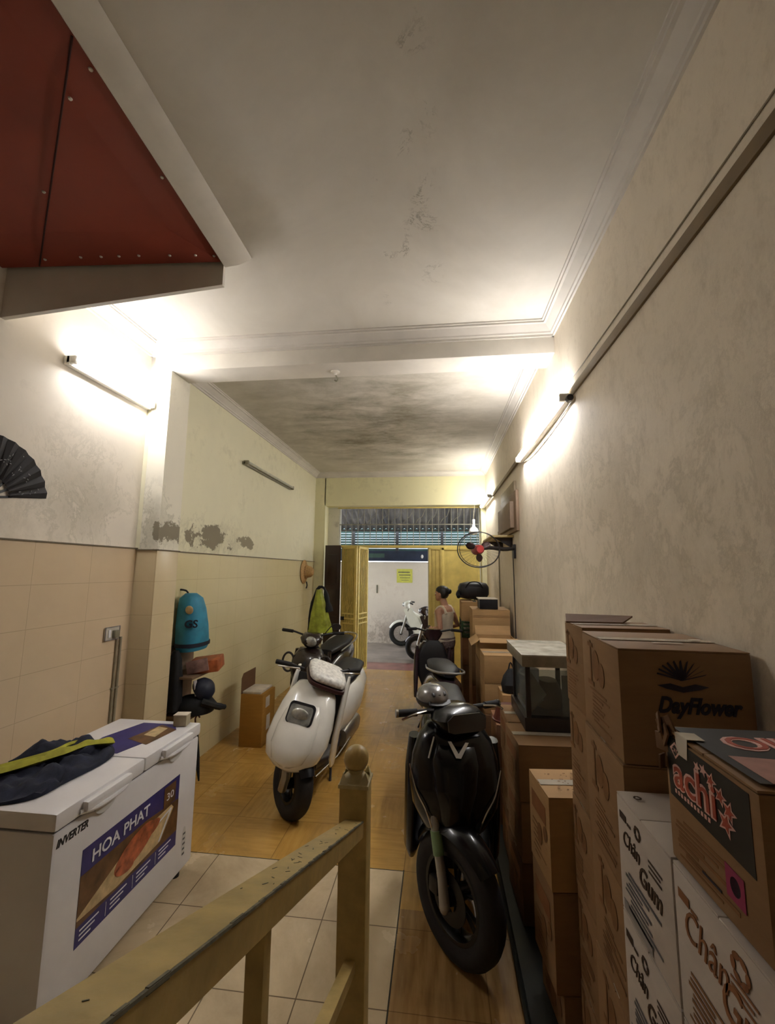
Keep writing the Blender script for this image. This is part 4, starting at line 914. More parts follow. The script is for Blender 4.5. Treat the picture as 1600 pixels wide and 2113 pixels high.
for s in (-1, 1):
    T9 = steer(-0.42, math.radians(16))
    b = bm_(); a_tube(b, [T9 @ Vector((s*0.14, -0.42, 1.02)), T9 @ Vector((s*0.20, -0.44, 1.10)), T9 @ Vector((s*0.24, -0.44, 1.13))], 0.006, 6, 3); a_lathe(b, [(0, 0), (0.050, 0.0), (0.055, 0.012), (0.0, 0.022)], T9 @ Matrix.Translation((s*0.26, -0.44, 1.10)) @ Matrix.Rotation(-PI/2, 4, 'X') @ Matrix.Diagonal((1, 0.7, 1, 1)), 18)
    if s > 0: obj('mirror', b, 'metal_dk', os_)
    else: b.free()
mid_scooter('scooter', 'dark plum scooter parked behind the black scooter, tail towards the room', (-0.06, 5.02, 0), (0, -0.05, PI+0.12), 'purple_dk', 0.15, bar_h=0.98)

# lime raincoat draped on the brown scooter's bars
rc = thing('raincoat', 'lime green plastic raincoat draped upright behind the brown scooter handlebar', 'raincoat', (-1.40, 5.12, 0.98))
b = bm_(); rr = []
for z, hx, hy in [(0.0, 0.14, 0.06), (0.10, 0.125, 0.055), (0.22, 0.10, 0.05), (0.34, 0.07, 0.04), (0.44, 0.045, 0.03), (0.50, 0.035, 0.02)]:
    ring = []
    for k in range(32):
        a = 2*PI*k/32; f = 1+0.14*math.sin(a*7+z*6)*(1-z)
        ring.append((hx*f*math.cos(a)-0.04*z, hy*f*math.sin(a), z))
    rr.append(ring)
a_loft(b, rr); obj('folds', b, 'lime_pl', rc, 80)
b = bm_(); a_tube(b, [(-0.13, 0.03, 0.0), (-0.11, 0.03, 0.25), (-0.05, 0.02, 0.50), (0.03, 0.02, 0.52), (0.07, 0.02, 0.40), (0.10, 0.02, 0.24)], [0.03, 0.035, 0.02, 0.015, 0.03, 0.05], 8, 3); obj('dark_lining', b, 'black_cloth', rc, 60)

# ---- underbone motorbikes outside
def cub(name, label, loc, rot, paint, r=0.28, dark=False):
    t = thing(name, label, 'motorbike', loc, 0, rot=rot)
    wheel(t, (0, -0.62, r), r, 0.095, None, 'wire', rim='rim'); wheel(t, (0, 0.60, r), r, 0.10, None, 'wire', name='rear_wheel', rim='rim')
    b = bm_(); fender(b, (0, -0.62, r), r+0.03, 0.05, math.radians(25), math.radians(165)); obj('front_fender', b, paint, t)
    for s in (-1, 1):
        b = bm_(); a_tube(b, [(s*0.065, -0.62, r), (s*0.06, -0.52, 0.58), (s*0.05, -0.44, 0.85)], [0.022, 0.030, 0.034], 10); obj('fork_leg', b, 'alu', t)
        b = bm_(); a_loft(b, [[(s*(0.06+d), -0.56, 0.84), (s*(0.07+d), -0.38, 0.86), (s*(0.13+d), -0.12, 0.46), (s*(0.12+d), -0.10, 0.26), (s*(0.12+d), -0.27, 0.28), (s*(0.10+d), -0.44, 0.52)] for d in (0, 0.012)]); obj('leg_shield', b, paint, t)
        b = bm_(); a_loft(b, [[(s*(0.09+d), -0.18, 0.56), (s*(0.11+d), 0.12, 0.74), (s*(0.10+d), 0.88, 0.84), (s*(0.08+d), 0.92, 0.72), (s*(0.12+d), 0.40, 0.48), (s*(0.10+d), 0.0, 0.42)] for d in (0, 0.012)]); obj('side_panel', b, paint, t)
        b = bm_(); a_tube(b, [(s*0.03, -0.44, 0.96), (s*0.15, -0.42, 0.99), (s*0.32, -0.34, 0.97)], 0.011, 8); q = obj('handlebar', b, 'chrome', t)
        b = bm_(); a_tube(b, [(s*0.22, -0.39, 0.985), (s*0.33, -0.335, 0.97)], 0.017, 8); obj('grip', b, 'rubber', q)
    b = bm_(); loft_z(b, [(0.86, -0.46, 0.06, 0.05), (0.93, -0.50, 0.10, 0.08), (1.0, -0.48, 0.09, 0.07), (1.03, -0.43, 0.04, 0.04)], 2.4, 20); obj('handlebar_cowl', b, paint, t, 60)
    b = bm_(); a_ball(b, (0, -0.565, 0.94), (0.06, 0.03, 0.05)); obj('headlamp', b, 'lens', t)
    b = bm_(); loft_y(b, [(-0.5, 0.78, 0.05, 0.12), (-0.3, 0.66, 0.05, 0.11), (-0.05, 0.54, 0.055, 0.09), (0.2, 0.56, 0.06, 0.09)], 2.6, 16); obj('frame_spine', b, paint, t)
    b = bm_(); loft_y(b, [(-0.06, 0.76, 0.06, 0.03), (0.1, 0.79, 0.11, 0.04), (0.45, 0.83, 0.12, 0.055), (0.80, 0.86, 0.09, 0.045)], 2.6, 18); obj('seat', b, 'seat', t, 60)
    b = bm_(); loft_y(b, [(-0.20, 0.34, 0.06, 0.07), (-0.05, 0.32, 0.10, 0.12), (0.14, 0.32, 0.11, 0.13), (0.30, 0.33, 0.06, 0.09)], 2.8, 18); obj('engine', b, 'rim', t)
    b = bm_(); a_tube(b, [(0.10, -0.1, 0.26), (0.13, 0.1, 0.20), (0.13, 0.45, 0.25), (0.14, 0.80, 0.33)], [0.016, 0.02, 0.035, 0.04], 10, 3); obj('exhaust', b, 'alu', t)
    b = bm_(); a_tube(b, [(0.09, 0.60, r), (0.10, 0.58, 0.62)], 0.018, 8); a_tube(b, [(-0.09, 0.60, r), (-0.10, 0.58, 0.62)], 0.018, 8); obj('shock_absorber', b, 'chrome', t)
    b = bm_(); fender(b, (0, 0.60, r), r+0.05, 0.06, math.radians(60), math.radians(170)); obj('rear_fender', b, 'blk', t)
    b = bm_(); a_tube(b, [(-0.08, 0.05, 0.22), (-0.2, 0.0, 0.01)], 0.010, 8); obj('side_stand', b, 'rim', t)
    return t
cub('motorbike', 'white and silver motorbike parked against the pale alley wall', (-0.24, 10.22, -0.01), (0, 0, -PI/2+0.0), 'white_paint')
cub('motorbike', 'dark motorbike just outside the gate, its front wheel showing past the gate leaf', (0.20, 8.62, -0.01), (0, 0, -PI/2-0.12), 'purple_dk', 0.235)

# ------------------------------------------------------------------ cartons
def carton(label, x0, y0, z0, sx, sy, sz, mat='card', rz=0.0, group=None, flaps=True, tape=True, open_=False, name='carton', cat='box'):
    t = thing(name, label, cat, (x0, y0, z0), rz, group)      # (x0,y0) = front-left bottom corner
    b = bm_()
    if open_:
        th = 0.006
        a_box(b, (sx/2, sy/2, th/2), (sx, sy, th)); a_box(b, (th/2, sy/2, sz/2), (th, sy, sz)); a_box(b, (sx-th/2, sy/2, sz/2), (th, sy, sz))
        a_box(b, (sx/2, th/2, sz/2), (sx-2*th, th, sz)); a_box(b, (sx/2, sy-th/2, sz/2), (sx-2*th, th, sz))
        obj('body', b, mat, t, 20)
        for nm, c, s, R in (('f', (sx/2, -0.05, sz+0.012), (sx, 0.11, 0.005), RX(0.25)), ('b', (sx/2, sy+0.03, sz+0.045), (sx, 0.11, 0.005), RX(0.95)), ('l', (-0.035, sy/2, sz-0.02), (0.10, sy, 0.005), RY(-0.6))):
            b = bm_(); a_box(b, c, s, R, 0.001); obj('flap', b, mat, t)
    else:
        a_box(b, (sx/2, sy/2, (sz-0.007)/2), (sx-0.002, sy-0.002, sz-0.007), bev=0.004); obj('body', b, mat, t)
        if flaps:
            along_x = sx >= sy*0.8
            for s in (-1, 1):
                b = bm_()
                if along_x: a_box(b, (sx/2, sy/2+s*sy/4, sz-0.0052), (sx-0.004, sy/2-0.003, 0.004), RX(0.006*s), 0.001)
                else: a_box(b, (sx/2+s*sx/4, sy/2, sz-0.0052), (sx/2-0.003, sy-0.004, 0.004), RY(-0.006*s), 0.001)
                obj('flap', b, mat, t)
            if tape:
                b = bm_()
                if along_x: a_box(b, (sx/2, sy/2, sz-0.0014), (sx-0.01, 0.045, 0.0012)); 
                else: a_box(b, (sx/2, sy/2, sz-0.0014), (0.045, sy-0.01, 0.0012))
                obj('tape', b, 'tape', t)
    return t
def sideL(x=0.0, y=0.0, z=0.0):      # frame on a carton's left (-X) face, text runs far->near (-Y)
    return frame((x-0.0004, y, z), (0, -1, 0), (0, 0, 1))
def front(x=0.0, y=0.0, z=0.0): return frame((x, y-0.0004, z), (1, 0, 0), (0, 0, 1))
def scribble(t, mx, w, h, seed, mat='ink', dens=1.0):
    random.seed(seed); b = bm_()
    for k in range(int(9*dens)):
        y = h*(0.08+0.84*k/(9*dens)); x0 = random.uniform(0, 0.15)*w; L = random.uniform(0.3, 0.8)*w
        flat(b, mx, rect(x0, y, L, 0.0035+0.003*random.random()))
    obj('printed_lines', b, mat, t, 0)
def fruit_print(t, mx, s, mat='ink'):
    b = bm_()
    flat(b, mx, ell(0, 0, 0.034*s, 0.045*s)); flat(b, mx, ell(0.05*s, -0.02*s, 0.028*s, 0.036*s)); flat(b, mx, rect(-0.055*s, -0.06*s, 0.012*s, 0.13*s)); flat(b, mx, rect(-0.075*s, 0.05*s, 0.05*s, 0.012*s)); flat(b, mx, rect(-0.085*s, -0.07*s, 0.06*s, 0.014*s))
    obj('printed_mark', b, mat, t, 0)

# near brown tower against the right wall
zt = [0.0, 0.25, 0.565, 0.885, 1.225, 1.52]
nm = ['bottom', 'second', 'third', 'fourth']
for i in range(5):
    top = i == 4
    lb = 'topmost brown carton of the near tower, with a blue script logo on its dark front' if top else ['brown carton at the foot of the near tower', 'second brown carton up in the near tower behind the white cartons', 'third brown carton up in the near tower behind the white cartons', 'fourth brown carton up in the near tower, just under the one with the blue logo'][i]
    t = carton(lb, 0.478-0.004*(i % 2), 1.262, zt[i]+0.012 if i == 0 else zt[i], 0.322, 0.345, zt[i+1]-zt[i]-(0.012 if i == 0 else 0), ['card', 'card', 'card', 'card', 'card'][i], -0.045, 'near brown tower of cartons')
    hh = zt[i+1]-zt[i]-(0.012 if i == 0 else 0)
    m0 = sideL(0, 0.30, 0)
    fruit_print(t, m0 @ Matrix.Translation((0.10, hh*0.70, 0)), 1.0 if i else 0.8, 'ink_soft')
    scribble(t, m0 @ Matrix.Translation((0.03, 0.02, 0)), 0.22, hh*0.42, i+2, 'ink_soft')
    if top:
        mf = front(0.155, 0, 0.212)
        b = bm_()
        for k in range(11):
            a = PI*(0.05+0.9*k/10); flat(b, mf, [(0.006*math.cos(a+1.57), 0.003), (0.058*math.cos(a)*1.0-0.004, 0.012+0.040*math.sin(a)), (0.060*math.cos(a), 0.016+0.040*math.sin(a)), (0.006*math.cos(a-1.57), 0.006)])
        for s in (-1, 1): flat(b, mf, [(0, -0.012), (s*0.03, -0.004), (s*0.062, -0.010), (s*0.04, -0.018), (0, -0.026)][::s])
        obj('printed_crest', b, 'ink_blue', t, 0)
        text('lettering', "DayFlower", 'ink_blue', t, front(0.090, 0, 0.135) , 0.055, 0.20, shear=0.35, bold=0.002)
        b = bm_(); flat(b, frame((0.13, 0.10, hh+0.0005), (1, 0, 0), (0, 1, 0)), rect(0, 0, 0.08, 0.012)); flat(b, frame((0.26, 0.16, hh+0.002), (1, 0, 0), (0, 1, 0)), rect(0, 0, 0.03, 0.02)); obj('top_print', b, 'paper', t, 0)
# second brown tower just behind
for i in range(5):
    lb = ['brown carton at the foot of the second tower', 'second brown carton up in the second tower, beside the small cartons', 'third brown carton up in the second tower, behind the gap', 'fourth brown carton up in the second tower, behind the gap', 'topmost brown carton of the second tower, under a loose flap coloured dark for its shade'][i]
    t = carton(lb, 0.508+0.003*(i % 2), 1.650, zt[i]+0.012 if i == 0 else zt[i], 0.300, 0.212, zt[i+1]-zt[i]+(0.006 if i == 4 else 0)-(0.012 if i == 0 else 0), ['card', 'card', 'card', 'card', 'card'][i], 0.0, 'second brown tower of cartons')
    hh = zt[i+1]-zt[i]-(0.012 if i == 0 else 0); m0 = sideL(0, 0.22, 0)
    fruit_print(t, m0 @ Matrix.Translation((0.09, hh*0.7, 0)), 0.9, 'ink_soft'); scribble(t, m0 @ Matrix.Translation((0.02, 0.02, 0)), 0.18, hh*0.42, i+12, 'ink_soft')
    if i == 4:
        b = bm_(); a_poly(b, [(-0.010, 0.15, hh+0.002), (0.005, 0.21, hh+0.026), (0.262, 0.21, hh+0.022), (0.20, 0.15, hh+0.002)], (0, 0, 0.006)); obj('loose_flap', b, 'card_dk', t, label='raised loose cardboard flap, coloured dark for its shade')  # flap lies in shade; the darker card colour paints that in

# white cartons
lay = [0.012, 0.11, 0.375, 0.64, 0.905, 1.17]
WL = {(0, 4): 'white carton with dark script print, top of the far white stack touching the brown tower', (0, 3): 'white carton with dark script print, second from the top of the far white stack',
      (0, 2): 'white carton low in the far white stack', (0, 1): 'white carton near the foot of the far white stack', (0, 0): 'flat white carton at the foot of the far white stack',
      (1, 4): 'white carton with large orange-brown script print, under the open black and pink snack carton', (1, 3): 'white carton second from the top of the near white stack',
      (1, 2): 'white carton low in the near white stack', (1, 1): 'white carton near the foot of the near white stack', (1, 0): 'flat white carton at the foot of the near white stack'}
def flower(b, mx, s):
    for k in range(6):
        a = 2*PI*k/6; flat(b, mx, ell(0.6*s*math.cos(a), 0.6*s*math.sin(a), 0.34*s, 0.20*s, 10, a+PI/2))
for col_ in (0, 1):
    for i in range(5):
        y0 = [0.985, 0.70][col_]; sy = [0.262, 0.28][col_]; h = lay[i+1]-lay[i]
        t = carton(WL[(col_, i)], 0.448, y0, lay[i], 0.355, sy, h, 'card_wh', 0.0, ['far', 'near'][col_]+' white stack of cartons', tape=False)
        if i >= 2:
            m0 = sideL(0, sy, 0); ink = 'ink' if col_ == 0 else 'ink_orange'; k = 1.0 if col_ == 0 else 1.5
            text('lettering', "Chân", ink, t, m0 @ Matrix.Translation((0.030, h*0.60, 0)), 0.050*k, 0.085 if col_ == 0 else 0.12, shear=0.3)
            text('lettering', "Gum", ink, t, m0 @ Matrix.Translation((0.110 if col_ == 0 else 0.13, h*0.47, 0)), 0.058*k, 0.10 if col_ == 0 else 0.13, shear=0.3, bold=0.0008)
            b = bm_(); flower(b, m0 @ Matrix.Translation((0.115 if col_ == 0 else 0.19, h*0.84, 0)), 0.020 if col_ == 0 else 0.028); obj('flower_mark', b, ink, t, 0)
            scribble(t, m0 @ Matrix.Translation((0.03, 0.015, 0)), 0.20, h*0.40, 30+i+col_*9, 'grey_text' if col_ == 0 else 'ink_soft', 0.9)
            b = bm_(); flat(b, m0, rect(0.02, h*0.80, 0.035, 0.016)); flat(b, m0, rect(0.06, h*0.80, 0.02, 0.006)); flat(b, m0, rect(0.165, h*0.74, 0.06, 0.004)); flat(b, m0, rect(0.165, h*0.70, 0.05, 0.004)); flat(b, m0, rect(0.165, h*0.66, 0.055, 0.004)); obj('small_print', b, ink, t, 0)
            if col_ == 0: b = bm_(); flat(b, m0, rect(0.02, h*0.03, 0.14, 0.022)); obj('grey_band', b, pmat('grey_printed_band_%d' % i, '#8f8a88', 0.7), t, 0)
        if i == 4 and col_ == 0:
            b = bm_(); flower(b, frame((0.035, 0.22, h+0.0008), (1, 0, 0), (0, 1, 0)), 0.012); obj('flower_mark', b, 'ink', t, 0)

# open snack carton with black and pink print on the near white stack
hc = thing('snack_carton', 'battered brown carton with black band, pink outlined lettering and stars, on the near white stack', 'box', (0.462, 0.735, 1.17), 0.02)
b = bm_(); a_box(b, (0.135, 0.128, 0.115), (0.27, 0.256, 0.23), bev=0.004); obj('body', b, 'card', hc)
SYH = 0.256
m0 = sideL(0, SYH, 0)
b = bm_(); flat(b, m0, [(0.012, 0.118), (0.236, 0.104), (0.236, 0.222), (0.008, 0.229)]); obj('black_band', b, 'ink_black', hc, 0)
m1 = m0 @ Matrix.Translation((0, 0, 0.0007)); m2 = m0 @ Matrix.Translation((0, 0, 0.0014))
text('lettering_outline', "achi", 'ink_pink', hc, m1 @ Matrix.Translation((0.028, 0.143, 0)), 0.078, 0.128, bold=0.0035)
text('lettering', "achi", 'ink_red', hc, m2 @ Matrix.Translation((0.030, 0.1435, 0)), 0.076, 0.124, bold=0.0006)
b = bm_()
for sx_, sy_, r_ in ((0.108, 0.206, 0.010), (0.126, 0.208, 0.011), (0.146, 0.200, 0.015), (0.168, 0.186, 0.016), (0.188, 0.172, 0.018), (0.178, 0.150, 0.022)): flat(b, m1, star(sx_, sy_, r_))
obj('star_outlines', b, 'ink_pink', hc, 0)
b = bm_()
for sx_, sy_, r_ in ((0.146, 0.200, 0.009), (0.168, 0.186, 0.010), (0.188, 0.172, 0.012), (0.178, 0.150, 0.014)): flat(b, m2, star(sx_, sy_, r_))
obj('stars', b, 'ink_red', hc, 0)
b = bm_(); flat(b, m1, [(0.022, 0.208), (0.040, 0.223), (0.058, 0.210), (0.040, 0.192)]); obj('seal_outline', b, 'ink_pink', hc, 0)
b = bm_(); flat(b, m2, [(0.028, 0.208), (0.040, 0.218), (0.052, 0.209), (0.040, 0.197)]); obj('seal', b, 'ink_black', hc, 0)
text('lettering', "CAY", 'ink_pink', hc, m2 @ Matrix.Translation((0.030, 0.2045, 0.0005)), 0.010, 0.020)
b = bm_()
for k in range(11): flat(b, m1, rect(0.030+0.010*k, 0.128, 0.006, 0.007))
obj('small_print', b, 'ink_pink', hc, 0)
scribble(hc, m0 @ Matrix.Translation((0.02, 0.008, 0)), 0.20, 0.095, 71, 'ink_soft', 1.1)
b = bm_(); flat(b, m1, [(0.165, 0.040), (0.208, 0.038), (0.208, 0.085), (0.165, 0.088)]); obj('magenta_patch', b, 'magenta', hc, 0)
b = bm_(); flat(b, m1, ell(0.187, 0.063, 0.012, 0.014)); flat(b, m1, rect(0.10, 0.030, 0.05, 0.004)); obj('patch_mark', b, 'ink_blue', hc, 0)
for k in range(6):
    pass
# lid: two slightly raised flaps with the print carried over
for y0_, y1_, dz in ((0.002, 0.126, 0.003), (0.130, 0.254, 0.006)):
    b = bm_(); a_poly(b, [(0.0, y0_, 0.230+dz*0.4), (0.268, y0_, 0.230), (0.268, y1_, 0.230), (0.0, y1_, 0.230+dz)], (0, 0, 0.004)); obj('flap', b, 'card', hc)
mt_ = frame((0, 0, 0.2405), (1, 0, 0), (0, 1, 0))
b = bm_(); flat(b, mt_, [(0.012, 0.012), (0.262, 0.012), (0.262, 0.246), (0.012, 0.246)]); obj('black_lid_band', b, 'ink_black', hc, 0)
mt_ = frame((0, 0, 0.2413), (1, 0, 0), (0, 1, 0))
b = bm_(); flat(b, mt_, [(0.03, 0.012), (0.262, 0.012), (0.262, 0.085), (0.03, 0.11)]); obj('pink_lid_band', b, pmat('faded_pink_print', '#a5766a', 0.6, var=0.15, scale=20), hc, 0)
text('lettering_outline', "OISHI"[:2]+"N", 'ink_pink', hc, frame((0.06, 0.14, 0.2413), (1, 0, 0), (0, 1, 0)), 0.085, 0.16, bold=0.004)
text('lettering', "OI"+"N", 'ink_red', hc, frame((0.063, 0.142, 0.2421), (1, 0, 0), (0, 1, 0)), 0.082, 0.154, bold=0.0)
b = bm_(); a_poly(b, [(-0.0015, 0.172, 0.2425), (0.028, 0.168, 0.2430), (0.030, 0.205, 0.2430), (-0.0015, 0.212, 0.2425)], (0, 0, 0.0008)); a_poly(b, [(-0.0022, 0.172, 0.2432), (-0.0022, 0.212, 0.2432), (-0.0022, 0.208, 0.205), (-0.0022, 0.176, 0.205)], (0.0008, 0, 0)); obj('tape', b, 'tape', hc)
random.seed(11); b = bm_()
for k in range(7):
    p = Vector((-0.004+random.uniform(-0.006, 0.008), 0.250+random.uniform(-0.01, 0.012), 0.20+random.uniform(-0.03, 0.045)))
    a_box(b, p, (0.004, random.uniform(0.02, 0.035), random.uniform(0.02, 0.045)), RZ(random.uniform(-0.9, 0.9)) @ RX(random.uniform(-0.8, 0.8)), 0.0008)
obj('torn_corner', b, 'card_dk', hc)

# small reddish cartons further back
SP = [('near', 0.421, 1.872, 0.35, 0.25, [0.012, 0.168, 0.512, 0.849], 0.10), ('mid', 0.402, 2.40, 0.385, 0.33, [0.012, 0.29, 0.57, 0.843], 0.05), ('back', 0.405, 2.76, 0.39, 0.34, [0.012, 0.29, 0.57, 0.838], 0.0)]
LB = {('near', 0): 'reddish carton at the foot of the low stack beside the second tower', ('near', 1): 'middle reddish carton of the low stack beside the second tower', ('near', 2): 'small reddish carton with a speckled top, top of the low stack beside the second tower',
      ('mid', 0): 'lowest carton of the stack in front of the glass cabinet', ('mid', 1): 'middle carton of the stack in front of the glass cabinet', ('mid', 2): 'taped brown carton directly in front of the glass cabinet base',
      ('back', 0): 'lowest carton under the glass cabinet', ('back', 1): 'middle carton under the glass cabinet', ('back', 2): 'carton carrying the glass cabinet'}
for (k, x, y, sx, sy, zz, rz) in SP:
    for i in range(3):
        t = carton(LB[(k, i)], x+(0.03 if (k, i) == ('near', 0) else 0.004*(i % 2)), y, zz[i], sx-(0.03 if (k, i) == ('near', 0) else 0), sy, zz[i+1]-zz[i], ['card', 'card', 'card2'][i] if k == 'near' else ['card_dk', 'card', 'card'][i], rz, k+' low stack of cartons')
        hh = zz[i+1]-zz[i]
        m0 = sideL(0, sy-0.02, 0); scribble(t, m0 @ Matrix.Translation((0.02, 0.03, 0)), sy-0.06, hh*0.5, 50+i, 'ink_soft', 0.8)
        b = bm_(); flat(b, m0, rect(0.02, hh*0.62, sy-0.08, hh*0.2)); obj('red_band_print', b, 'ink_orange', t, 0)
        b = bm_()
        flat(b, m0 @ Matrix.Translation((0, 0, 0.0008)), ell(sy*0.45, hh*0.42, 0.028, 0.040)); flat(b, m0 @ Matrix.Translation((0, 0, 0.0008)), ell(sy*0.72, hh*0.52, 0.022, 0.028)); obj('round_print', b, 'ink_soft', t, 0)
        if k == 'near' and i == 2:
            random.seed(4); b = bm_(); mt_ = frame((0, 0, hh+0.0022), (1, 0, 0), (0, 1, 0))
            for q in range(60): flat(b, mt_, rect(random.uniform(0.05, 0.33), random.uniform(0.04, 0.20), random.uniform(0.004, 0.012), 0.004))
            obj('speckled_print', b, 'ink_soft', t, 0)

# dark strip added under the cartons, standing in for the shadowed gap beside them
b = bm_(); a_box(b, (0.57, 2.4, 0.005), (0.49, 3.6, 0.009), bev=0.003); a_tube(b, [(0.335, 0.7, 0.012), (0.33, 1.6, 0.014), (0.335, 2.6, 0.012), (0.33, 4.1, 0.012)], 0.012, 8, 3); tag(obj('gap_shade_strip', b, 'gap_shade'), 'dark green strip added for the shadowed gap along the stacked cartons', 'shade strip')

# glass cabinet
gc = thing('glass_cabinet', 'grey framed glass display cabinet with a pale slab top, standing on the cartons', 'cabinet', (0.465, 2.56, 0.843))
gw, gd, gh = 0.34, 0.52, 0.345
b = bm_(); a_box(b, (gw/2, gd/2, gh+0.035), (gw+0.01, gd+0.01, 0.060), bev=0.006); obj('top_slab', b, 'steel', gc)
b = bm_(); a_box(b, (gw/2, gd/2, gh+0.068), (gw+0.014, gd+0.014, 0.008), bev=0.002); obj('top_sheet', b, 'marble', gc)
for x, y in ((0.035, 0.06), (gw-0.035, 0.06), (0.035, gd-0.05), (gw-0.035, gd-0.05)):
    b = bm_(); a_box(b, (x, y, gh/2+0.01), (0.026, 0.026, gh-0.02), bev=0.002); obj('post', b, 'metal_dk', gc)
b = bm_(); a_box(b, (gw/2, gd/2+0.01, 0.035), (gw-0.02, gd-0.06, 0.07), bev=0.004); obj('base', b, 'metal_dk', gc)
def glass(nm):
    t = NT(nm); t.out(lin('#c9d0cf'), 0.05); t.b.inputs['Transmission Weight'].default_value = 0.9; t.b.inputs['IOR'].default_value = 1.2; return t.m
M_['glass'] = glass('cabinet_glass')
b = bm_(); a_box(b, (0.035, gd/2, gh/2+0.03), (0.003, gd-0.14, gh-0.10)); a_box(b, (gw/2, 0.06, gh/2+0.03), (gw-0.10, 0.003, gh-0.10)); obj('glass_panes', b, 'glass', gc)
b = bm_(); a_box(b, (0.09, 0.30, 0.20), (0.004, 0.20, 0.20), RZ(0.4)); obj('paper_sheet', b, 'panel_wh', gc)
b = bm_(); a_box(b, (gw-0.075, 0.10, 0.19), (0.07, 0.004, 0.20)); obj('price_sheet', b, 'panel_wh', gc)
b = bm_(); mg = frame((0.055, 0.075, 0.09), (1, 0, 0), (0, 0, 1)); flat(b, mg, [(0, 0), (0.085, 0.10), (0.0, 0.22)], 0.003)
for k in range(6): flat(b, mg @ Matrix.Translation((0, 0, 0.003)), [(0.008*k, 0.0+0.012*k), (0.010*k+0.003, 0.012*k), (0.05+0.004*k, 0.07), (0.048+0.004*k, 0.07)], 0.002)
obj('folded_sheet', b, 'panel_wh', gc, 0)
b = bm_(); loft_z(b, [(0.07, 0.22, 0.07, 0.10), (0.16, 0.22, 0.08, 0.11), (0.22, 0.22, 0.05, 0.08)], 2.4, 20, Matrix.Translation((0.20, 0.08, 0))); obj('inner_tray', b, 'board', gc)

# cartons and bits between cabinet and doorway
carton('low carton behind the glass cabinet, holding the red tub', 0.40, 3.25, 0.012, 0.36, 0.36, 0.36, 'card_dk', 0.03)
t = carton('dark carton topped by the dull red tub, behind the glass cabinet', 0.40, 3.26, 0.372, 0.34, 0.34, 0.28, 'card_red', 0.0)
tb = thing('plastic_tub', 'dull red plastic tub upturned on a carton behind the glass cabinet', 'tub', (0.50, 3.38, 0.654))
b = bm_(); a_lathe(b, [(0, 0), (0.10, 0), (0.108, 0.006), (0.100, 0.02), (0.082, 0.09), (0.07, 0.10), (0, 0.102)], seg=28); obj('bowl', b, 'red_dull', tb)
b = bm_(); a_lathe(b, [(0.100, 0.0), (0.116, 0.0), (0.116, 0.008), (0.100, 0.010)], seg=28, closed=True); obj('rim', b, 'red_dull', tb)
bg_ = thing('black_bag', 'small black bag slumped between the tub and the cartons', 'bag', (0.60, 3.75, 0.754), 0.4)
b = bm_(); loft_z(b, [(0.0, 0, 0.09, 0.06), (0.06, 0, 0.10, 0.07), (0.12, 0.01, 0.075, 0.05), (0.17, 0.02, 0.03, 0.02)], 2.3, 22); obj('body', b, 'black_cloth', bg_)
b = bm_(); a_tube(b, [(-0.03, 0.02, 0.15), (0, 0.03, 0.22), (0.03, 0.02, 0.15)], 0.006, 6, 4); obj('strap', b, 'black_cloth', bg_)
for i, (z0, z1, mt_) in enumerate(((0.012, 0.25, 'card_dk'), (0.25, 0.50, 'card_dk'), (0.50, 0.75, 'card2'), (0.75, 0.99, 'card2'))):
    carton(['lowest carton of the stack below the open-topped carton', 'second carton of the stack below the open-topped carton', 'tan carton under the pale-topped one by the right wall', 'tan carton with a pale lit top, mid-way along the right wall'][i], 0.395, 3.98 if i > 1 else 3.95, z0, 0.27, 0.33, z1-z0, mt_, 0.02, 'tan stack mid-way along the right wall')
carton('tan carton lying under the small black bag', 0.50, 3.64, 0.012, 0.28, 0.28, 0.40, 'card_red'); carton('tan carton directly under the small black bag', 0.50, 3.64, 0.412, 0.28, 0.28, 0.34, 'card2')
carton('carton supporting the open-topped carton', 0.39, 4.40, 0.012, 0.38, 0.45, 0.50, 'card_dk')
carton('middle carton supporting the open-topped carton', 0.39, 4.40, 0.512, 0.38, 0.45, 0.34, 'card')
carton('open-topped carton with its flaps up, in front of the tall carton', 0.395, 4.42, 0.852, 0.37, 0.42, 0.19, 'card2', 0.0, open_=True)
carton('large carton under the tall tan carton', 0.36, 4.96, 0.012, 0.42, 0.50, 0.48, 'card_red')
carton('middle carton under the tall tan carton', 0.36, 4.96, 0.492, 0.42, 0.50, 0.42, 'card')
t = carton('tall plain tan carton standing by the right wall with a black box on it', 0.375, 4.97, 0.912, 0.41, 0.46, 0.385, 'card2', 0.0, tape=False)
b = bm_(); flat(b, front(0, 0, 0), rect(0.01, 0.315, 0.39, 0.003)); flat(b, front(0, 0, 0), rect(0.01, 0.30, 0.39, 0.003)); obj('fold_line', b, 'ink_soft', t, 0)
k_ = thing('black_box', 'black open-sided box on top of the tall tan carton', 'box', (0.46, 5.00, 1.299))
b = bm_(); a_box(b, (0.10, 0.14, 0.0525), (0.20, 0.28, 0.105), bev=0.004); obj('body', b, 'blk', k_)
b = bm_(); a_box(b, (0.095, 0.14, 0.110), (0.215, 0.30, 0.008), bev=0.002); obj('paper_lid', b, 'paper', k_)
